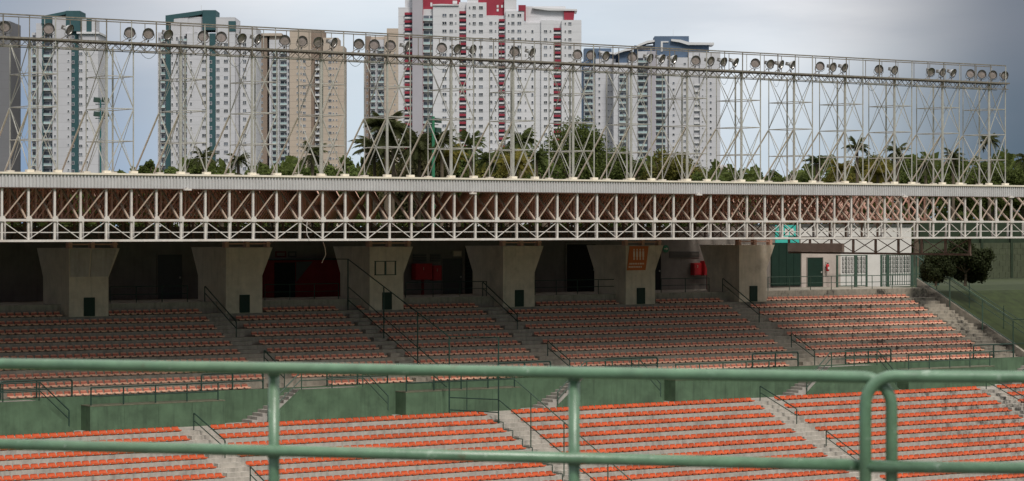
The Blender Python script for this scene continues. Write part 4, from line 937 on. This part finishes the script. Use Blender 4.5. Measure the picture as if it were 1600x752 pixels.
building('very tall white tower with crimson balconies in the middle of the photo', 930, 12.35,
    [(622, 645, 11, 2, 16, wf5, 'wall'), (632, 646, -6, 4, 12, wf5, 'wall'), (644.5, 660.5, -20, -1.2, 22, lil, 'column'), (660, 677, 14, 1.4, 17, wf5, 'wall'), (660, 718, -25, 3.5, 14, M['redp'], 'wall'), (676.5, 717.5, 8, 0, 20, wf5, 'wall'), (717, 729, 3, 1.6, 17, wf5, 'wall'), (728.5, 760, 4, .2, 19, wf5, 'wall'), (730, 747, -25, 1.0, 16, wf5, 'wall'), (746, 789, -25, 3, 14, M['redp'], 'wall'),
     (759.5, 778.5, 24, .9, 18, wf5, 'wall'), (778, 790.5, 24, 2.1, 16, wf5, 'wall'), (790, 820, 17, .3, 19, wf5, 'wall'), (788, 807, -2, 1.5, 15, wf5, 'wall'), (819.5, 846, 35, 1.2, 18, wf5, 'wall'), (845.5, 865, 31.5, .3, 19, wf5, 'wall'), (864.5, 878, 31.6, 1.6, 17, wf5, 'wall'), (877.5, 908.5, 31.5, 0, 19, wf5, 'wall'), (821, 884, 9, 3, 12, wf5, 'wall')],
    [(638, 12, 9, 'redbalcony', 2, 24, W), (668.5, 14, 8, 'balcony', 1.4, 28, W), (694.5, 6.2, 4.5, 'window', 0, 24, WG), (705, 5, 4.5, 'window', 0, 24, WG), (712.3, 1.6, 3, 'window', 0, 24, WG), (723, 10.5, 9, 'redbalcony', 1.6, 22, W), (734, 1.8, 3, 'window', .2, 12, WG), (741, 4.6, 4.5, 'window', .2, 12, WG), (751.5, 5.8, 4.5, 'window', .2, 12, WG), (767, 4.6, 4.5, 'window', .9, 36, WG), (774.5, 1.8, 3, 'window', .9, 36, WG),
     (784, 9, 8.5, 'redbalcony', 2.1, 34, W), (795, 1.8, 3, 'window', .3, 24, WG), (801.5, 4.6, 4.5, 'window', .3, 24, WG), (811.5, 5.8, 4.5, 'window', .3, 24, WG), (821.5, 1.6, 3, 'window', 1.2, 49, WG), (832, 2.8, 4.2, 'window', 1.2, 49, WG), (852.5, 4.6, 4, 'window', .3, 49, WG), (860.3, 1.8, 3, 'window', .3, 49, WG), (870.5, 11, 8.5, 'redbalcony', 1.6, 48, W), (883.4, 1.6, 3, 'window', 0, 37, WG), (890.5, 4.6, 4, 'window', 0, 37, WG)], 770,
    extras=[([(660, 14), (661.2, 14), (661.2, 300), (660, 300)], 0.2, 1.2, M['redp'], 'edge_strip'), ([(676, 9), (676, 7), (690, 6.4), (717, 7.4), (717, 9)], -.5, 3, M['slabw'], 'parapet'),
            ([(832, 10.5), (860, 12.5), (902, 14), (902, 16.5), (858, 16), (832, 12.5)], 1.5, 14, M['slabw'], 'canopy_roof'), ([(881, 16.5), (898, 16.5), (896.5, 31.4), (882, 31.4)], 2, 10, M['redp'], 'penthouse_end'),
            ([(810, 8), (821.5, 8), (821.5, 32), (819.5, 32), (819.5, 17), (810, 17)], .0, 4, M['redp'], 'corner_panel'), ([(707, 25 - 25), (714, 0), (714, 5), (707, 5)], 3.3, .2, M['slabw'], 'roof_opening'), ([(672, 3), (675, 3), (675, 9), (672, 9)], 3.3, .2, M['slabw'], 'roof_opening'), ([(776, 7), (779, 7), (779, 11), (776, 11)], 2.8, .2, M['slabw'], 'roof_opening'), ([(776, 13), (779, 13), (779, 17), (776, 17)], 2.8, .2, M['slabw'], 'roof_opening'), ([(783, 7), (786, 7), (786, 11), (783, 11)], 2.8, .2, M['slabw'], 'roof_opening')])
building('grey white tower with slate blue roof block, left of the curved roof tower', 1170, 10.0,
    [(905, 930, 96, 1.5, 17, M['bluep'], 'wall'), (912, 931, 105, 1, 17, wf, 'wall'), (930.5, 946, 92, .3, 18, wf, 'wall'), (945.5, 962, 92, .8, 18, gf, 'wall'), (913, 956, 75, 3, 12, M['bluep'], 'wall'), (954, 968, 84, 3.5, 10, M['bluep'], 'wall')],
    [(920, 13, 7, 'balcony', 1, 110, W), (936.5, 2.6, 3.2, 'window', .3, 113, WG), (951, 1.6, 1.8, 'window', .8, 113, WG), (955, 1.6, 1.8, 'window', .8, 113, WG)], 940,
    extras=[([(936, 79), (968, 83), (968, 86), (936, 81.5)], 1.5, 13, M['slabw'], 'roof_slab')])
building('tall grey white tower with slate blue penthouse and curved white roof slabs', 1160, 10.05,
    [(959, 983, 98, 1.5, 17, wf, 'wall'), (982.5, 997, 92, .5, 18, wf, 'wall'), (996.5, 1013, 80, 1.2, 17, wf, 'wall'), (1012.5, 1024.5, 80, -.5, 20, lil, 'column'), (1024, 1043.5, 88, 1.2, 17, wf, 'wall'), (1041, 1045.5, 92, 1.9, 15, dkf, 'wall'), (1045, 1084, 90, 0, 19, wf, 'wall'), (1083.5, 1094, 90, 1.5, 17, gf, 'wall'), (1093.5, 1125.5, 81.5, 0, 19, wf, 'wall'), (1076, 1094.5, 81.8, 1.1, 17, wf, 'wall'),
     (1023.5, 1077, 56, 2.5, 14, M['bluep'], 'wall'), (1076.5, 1108.5, 68, 2.8, 12, M['bluep'], 'wall'), (992, 1024, 70, 4, 10, M['bluep'], 'wall'), (968, 993, 80, 4.4, 9, M['bluep'], 'wall')],
    [(973.5, 11, 6.5, 'balcony', 1.5, 118, W), (987, 2.6, 3.2, 'window', .5, 116, WG), (1004, 14, 7, 'balcony', 1.2, 94, W), (1032.5, 15, 7, 'balcony', 1.2, 122, W), (1052.5, 3, 3.2, 'window', 0, 130, WG), (1070, 3.4, 3.2, 'window', 0, 100, WG), (1089, 8, 6, 'balcony', 1.5, 130, BG), (1098, 1.4, 1.8, 'window', 0, 130, WG), (1104, 1.4, 1.8, 'window', 0, 130, WG), (1110.5, 2.6, 3.2, 'window', 0, 130, WG)], 1060,
    extras=[([(991, 73.5), (1000, 68), (1012, 63.5), (1023, 62), (1023, 65), (1012, 67), (1000, 71.5), (994, 75)], 1.5, 13, M['slabw'], 'curved_roof'), ([(962, 82), (975, 77), (990, 74), (990, 77), (975, 80), (962, 84.5)], 2, 12, M['slabw'], 'curved_roof'),
            ([(1049, 61), (1064, 62), (1078, 66), (1116, 66.5), (1116, 70), (1075, 70), (1062, 66), (1049, 64)], 1, 14, M['slabw'], 'curved_roof'), ([(1033, 64), (1045, 64), (1045, 66), (1036, 66), (1036, 80), (1033, 80)], 2.2, .4, M['slabw'], 'frame_panel'), ([(1053, 56), (1053.4, 56), (1053.4, 45), (1053, 45)], 6, .2, M['winframe'], 'mast')])
building('low pale building among the trees right of the curved roof tower', 500, 20, [(1116, 1150, 262, 0, 15, bf, 'wall'), (1118, 1140, 257, 3, 8, wf, 'wall')], [(1124, 4, 3, 'window', 0, 268, WG), (1140, 4, 3, 'window', 0, 268, WG)], 1135, group='low houses')

# ------------------------------------------------------------------ trees
def leafmat(name, col, var=.35):
    m = mat(name, col, .75, .25, .4, isl=var, spec=.15); t = m.node_tree; b = t.nodes['Principled BSDF']; o = t.nodes['Material Output']
    tr = N(t, 'ShaderNodeBsdfTranslucent'); L(t, b.inputs['Base Color'].links[0].from_socket, tr.inputs[0]); mx = N(t, 'ShaderNodeMixShader'); mx.inputs[0].default_value = .42
    L(t, b.outputs[0], mx.inputs[1]); L(t, tr.outputs[0], mx.inputs[2]); L(t, mx.outputs[0], o.inputs[0]); return m
LM = [leafmat('dark green leaves', (.082, .104, .026)), leafmat('olive leaves', (.125, .120, .028)), leafmat('mid green leaves', (.098, .130, .034)), leafmat('brownish dark leaves', (.082, .076, .034))]
PM = [leafmat('palm leaves', (.085, .105, .032), .3), leafmat('yellow green palm leaves', (.17, .145, .03), .3), leafmat('dark palm leaves', (.072, .080, .030), .3)]
M['bark'] = mat('bark', (.11, .085, .06), .9, .25, 4.)
def ground_z(): return FL - .25
def rnd_dir():
    z = random.uniform(-1, 1); t = random.uniform(0, 2 * pi); s = math.sqrt(1 - z * z); return Vector((s * cos(t), s * sin(t), z))
def tree(px, ytop, wpx, Z, m, label, hcrown=None, n=4200, leaf=.34, grp='trees behind the stand', ybase=None):
    k = Z / FPX; base = cpt(px, Z, FL - .25 - EYE); gz = FL - .25 if ybase is None else EYE - (ybase - HOR) * k
    base.z = gz; ztop = EYE + (HOR - ytop) * k; H = ztop - gz; Rw = wpx * k / 2; hc = hcrown or min(H * .85, max(Rw * 1.7, 6.5)); n = int(n * 2.6); leaf *= 1.05
    root = thing('broadleaf_tree', tuple(base), label, 'tree', grp)
    a = MB(); cz = ztop - hc / 2
    a.path([base + Vector((0, 0, 0)), base + Vector((.1, 0, (cz - gz) * .5)), base + Vector((0, .1, cz - gz))], [H * .035, H * .026, H * .018], 8)
    for i in range(6):
        t = i * 1.05 + random.random(); a.path([base + Vector((0, 0, (cz - gz) * .55)), base + Vector((cos(t) * Rw * .35, sin(t) * Rw * .35, (cz - gz) * .85)), base + Vector((cos(t) * Rw * .75, sin(t) * Rw * .75, cz - gz + hc * random.uniform(0, .3)))], [H * .016, H * .011, H * .004], 6)
    part('trunk', a, M['bark'], root)
    clumps = []
    nc = max(24, int(42 * Rw / 5))
    for i in range(nc):
        d = rnd_dir(); q = random.uniform(.03, .70) ** .5; c = Vector((d.x * Rw * q, d.y * Rw * q, d.z * hc / 2 * q)); clumps.append((c, random.uniform(.26, .40) * min(Rw, hc / 2) ))
    a = MB(); vs = a.v; fs = a.f
    for i in range(n):
        c, r_ = random.choice(clumps); d = rnd_dir(); p = base + Vector((0, 0, cz - gz)) + c + d * r_ * random.uniform(.5, 1.0) * (1.35 if random.random() < .18 else 1.05)
        if p.z < gz + .2: continue
        nrm = (d + rnd_dir() * .8).normalized(); u = nrm.cross(rnd_dir()).normalized(); v = nrm.cross(u); s = leaf * random.uniform(.55, 1.15)
        b = len(vs); vs += [tuple(p - u * s * .5), tuple(p + v * s * .35 + nrm * s * .08), tuple(p + u * s * .5), tuple(p - v * s * .35)]; fs.append((b, b + 1, b + 2, b + 3)); a.m.append(0)
    part('crown', a, m, root); return root
def frond_mesh(Lf, droop, m, seed, nleaf=24, wid=.66):
    random.seed(seed); a = MB(); pts = []
    for i in range(9):
        t = i / 8; pts.append(Vector((Lf * (t - .25 * t * t * droop), 0, Lf * (.42 * t - droop * .62 * t * t))))
    a.path(pts, [.014 * (1 - .8 * i / 8) for i in range(9)], 4)
    for i in range(nleaf):
        t = .1 + .9 * i / nleaf; q = t * 8; j = min(7, int(q)); p = pts[j].lerp(pts[j + 1], q - j); d = (pts[j + 1] - pts[j]).normalized()
        ln = wid * Lf * .42 * (sin(pi * min(1, t * .92 + .1)) ** .6) * random.uniform(.65, 1.15)
        for s in (-1, 1):
            e = p + Vector((0, s, 0)) * ln * .75 + d * ln * .45 + Vector((0, 0, -ln * random.uniform(.25, .6)))
            w2 = d * .016; b = len(a.v); a.v += [tuple(p - w2), tuple(p + w2), tuple((p + e) / 2 + w2 * 1.1 + Vector((0, 0, .06 * ln))), tuple(e), tuple((p + e) / 2 - w2 * .9)]; a.f.append((b, b + 1, b + 2, b + 3, b + 4)); a.m.append(0)
    return a.mesh('frond', m)
fcache = {}
def palm(px, ycen, rpx, Z, m, label, lean=0, nf=20, trunk_r=.16):
    k = Z / FPX; Lf = rpx * k * 1.12; zc = EYE + (HOR - ycen) * k; base = cpt(px - lean, Z, FL - .25 - EYE); top = cpt(px, Z, zc - EYE)
    root = thing('palm_tree', tuple(base), label, 'palm tree', 'palms behind the stand')
    a = MB(); mid = base.lerp(top, .5) + Vector((lean * k * .15, 0, 0)); a.path([base, base.lerp(mid, .5), mid, mid.lerp(top, .5) + Vector((.05, 0, 0)), top], [trunk_r * 1.5, trunk_r * 1.1, trunk_r, trunk_r, trunk_r * .9], 8); part('trunk', a, M['bark'], root)
    nf = int(nf * 1.25)
    for i in range(nf):
        kk = i % 4; key = (m.name, kk)
        if key not in fcache: st = random.getstate(); fcache[key] = frond_mesh(1.0, (.75, 1.15, .95, 1.35)[kk], m, kk + 3); random.setstate(st)
        elv = random.uniform(-.9, .9) if i > nf * .35 else random.uniform(.5, 1.45)
        o = link('frond', fcache[key], root, tuple(top - base), (0, -elv * .75, i * 2.4 + random.uniform(-.3, .3))); s = Lf * random.uniform(.85, 1.12); o.scale = (s, s, s)
# frond meshes are modelled one metre long and scaled, so leaflet width and stem follow
T = tree
T(232, 246, 40, 330, LM[0], 'small dark round tree left of the second teal striped tower', n=2200)
T(262, 256, 60, 300, LM[2], 'low green tree below the second teal striped tower', n=2200)
T(300, 238, 60, 310, LM[0], 'dark tree in front of the second teal striped tower', n=3200)
T(345, 254, 70, 290, LM[0], 'low dark tree right of the one before the second tower', n=3000)
T(425, 257, 80, 290, LM[0], 'low dark tree below the beige tower', n=3400)
T(482, 250, 60, 300, LM[2], 'mid green tree below the beige tower', n=2800)
T(535, 252, 90, 270, LM[2], 'leafy tree in the gap between the two beige towers', n=4600)
T(600, 245, 90, 300, LM[1], 'olive tree behind the large palm', n=4200)
T(665, 235, 80, 290, LM[1], 'olive tree at the foot of the red and white tower', n=4200)
T(715, 250, 60, 270, LM[2], 'green bushy tree left of the middle palms', n=2600)
T(850, 240, 70, 280, LM[2], 'mid green tree left of the biggest dark tree', n=3000)
T(915, 193, 150, 300, LM[0], 'biggest dark round tree in the middle of the photo', n=9500, hcrown=12)
T(975, 232, 80, 290, LM[0], 'dark tree overlapping the right flank of the biggest one', n=4200)
T(1052, 231, 110, 300, LM[1], 'broad olive tree below the curved roof tower', n=6500, hcrown=8)
T(1108, 256, 60, 290, LM[2], 'low green tree right of the broad olive tree', n=2600)
T(1160, 266, 70, 300, LM[0], 'lowest dark tree line piece right of the low pale building', n=2200)
T(1215, 262, 50, 320, LM[0], 'small dark tree left of the right hand palms', n=1800)
T(1262, 266, 50, 300, LM[0], 'low dark tree behind the leftmost right hand palm', n=1800)
T(1320, 256, 70, 300, LM[1], 'olive tree between the first right hand palms', n=3200)
T(1368, 238, 90, 310, LM[1], 'olive tree rising right of the tallest right hand palm', n=4600)
T(1432, 252, 90, 320, LM[0], 'dark tree behind the second tall right hand palm', n=4200)
T(1490, 246, 90, 320, LM[0], 'dark tree beneath the short round palm', n=4200)
T(1545, 252, 100, 320, LM[0], 'wide dark tree under the high lone palm', n=5000)
T(1605, 256, 90, 320, LM[0], 'dark tree cut by the right edge of the photo', n=4200)
T(1665, 258, 90, 320, LM[0], 'dark tree just outside the right edge', n=3000)
T(-30, 262, 60, 320, LM[0], 'dark tree just outside the left edge', n=1500)
T(1462, 388, 74, 193, leafmat('very dark leaves', (.030, .038, .014)), 'left low dark bush of the pair behind the end railing', n=6500, leaf=.2, ybase=447, hcrown=2.9, grp=None)
T(1508, 372, 90, 197, bpy.data.materials['very dark leaves'], 'taller dark bushy tree of the pair behind the end railing', n=9000, leaf=.22, ybase=447, hcrown=3.7, grp=None)
# hillside of far trees under the horizon line, seen through the roof lattice
st_ = MB()
def wood_top(px):
    b_ = 283 if px < 207 else (260 if px < 1120 else (271 if px < 1250 else 262 - 12 * min(1, (px - 1250) / 150)))
    return (HOR - b_) * 345 / FPX + .7 * sin(px * .045) + .5 * sin(px * .113) + .3 * sin(px * .31)
for i in range(34000):
    Z = random.uniform(335, 360); px = random.uniform(-150, 1750); z = -5 + (wood_top(px) + 5) * random.random() ** .8; p = cpt(px, Z, z); d = rnd_dir(); u = d.cross(rnd_dir()).normalized(); v = d.cross(u); s = random.uniform(.35, .8)
    b = len(st_.v); st_.v += [tuple(p - u * s), tuple(p + v * s * .6), tuple(p + u * s), tuple(p - v * s * .6)]; st_.f.append((b, b + 1, b + 2, b + 3)); st_.m.append(0)
solo('far_woodland', st_, LM[0], (0, 0, 0), 'continuous dark belt of far trees behind the stand', 'woodland', None, 'stuff')
P = palm
T(652, 214, 128, 262, LM[3], 'tall brownish dark tree mass behind the largest palm', n=6500, hcrown=9)
T(705, 226, 90, 285, LM[2], 'leafy green tree behind the light pole', n=4200)
T(792, 226, 80, 285, LM[1], 'olive tree crown behind the green palm before the crimson tower', n=4200)
T(548, 240, 60, 285, LM[2], 'green tree crown just left of the largest palm', n=3000)
T(772, 243, 90, 270, LM[1], 'olive thicket below the middle of the crimson tower', n=4200)
P(604, 206, 50, 235, PM[2], 'largest dark palm before the gap and the crimson tower', nf=30, trunk_r=.22)
P(614, 200, 26, 238, PM[0], 'upright young palm crown rising above the largest palm', nf=16)
P(690, 222, 34, 236, PM[2], 'dark drooping palm left of the green light pole', nf=22)
P(585, 238, 48, 240, PM[2], 'dark palm low to the left of the largest palm', nf=22)
P(655, 232, 46, 240, PM[2], 'dark palm to the right of the largest palm', nf=24)
P(700, 245, 38, 240, PM[1], 'yellow green palm beside the green light pole', nf=20)
P(735, 228, 34, 250, PM[0], 'slim green palm left of the white facade windows', nf=20)
P(762, 252, 30, 240, PM[0], 'low green palm right of the slim one', nf=18)
P(812, 222, 36, 250, PM[0], 'green palm standing before the crimson tower right half', nf=24)
P(805, 262, 40, 230, PM[1], 'yellow green palm low below the crimson tower', nf=20)
P(838, 250, 30, 240, PM[0], 'small palm left of the biggest dark tree', nf=18)
P(488, 243, 30, 260, PM[2], 'small dark palm before the beige tower', nf=16)
P(318, 248, 26, 260, PM[2], 'small dark palm before the second teal striped tower', nf=16)
P(372, 252, 26, 260, PM[2], 'small dark palm at the right foot of the second teal striped tower', nf=16)
P(1276, 256, 26, 260, PM[0], 'leftmost of the right hand palms', nf=20)
P(1339, 233, 26, 260, PM[2], 'tall palm second of the right hand palms', nf=20)
P(1312, 268, 30, 240, PM[1], 'yellow green palm under the right hand palms', nf=18)
P(1372, 274, 34, 235, PM[1], 'yellow palm fronds just above the fascia at right', nf=18)
P(1402, 238, 24, 260, PM[2], 'tall palm third of the right hand palms', nf=20)
P(1446, 262, 22, 260, PM[2], 'low dark palm left of the short round palm', nf=16)
P(1489, 246, 24, 260, PM[2], 'short round dark palm fourth of the right hand palms', nf=18)
P(1546, 222, 22, 265, PM[2], 'high lone palm on a thin trunk at the right', nf=20)
P(1604, 250, 26, 260, PM[2], 'dark palm cut by the right edge of the photo', nf=16)

# ------------------------------------------------------------------ green light poles behind the stand
def pole(px, ytop, Z, levels, label, r=.16, m=M['signgreen']):
    k = Z / FPX; b = cpt(px, Z, FL - .25 - EYE); t_ = cpt(px, Z, (HOR - ytop) * k)
    root = thing('light_pole', tuple(b), label, 'light pole', 'green floodlight poles')
    a = MB(); a.tube(b, t_, r * 1.2, 8, r2=r * .8); part('pole', a, m, root)
    for y in levels:
        z = (HOR - y) * k; a = MB(); a.tube(cpt(px - 8, Z, z), cpt(px + 8, Z, z), .04, 6); part('cross_arm', a, m, root)
        for s in (-6, 7):
            c = cpt(px + s, Z, z + .35); a = MB(); a.prism([c + Vector((-.3, -.2, -.2)), c + Vector((.28, -.24, -.22)), c + Vector((.3, -.18, .2)), c + Vector((-.2, -.14, .22))], (.05, .4, .08)); part('lamp_head', a, M['darkrail'], root)
pole(157, 156, 230, (163, 185), 'thin green light pole with paired lamps right of the first teal striped tower', .09, mat('teal pole paint', (.03, .12, .12), .6, .1))
pole(677, 182, 235, (195, 210), 'bright green light pole with paired lamps among the middle palms', .17)
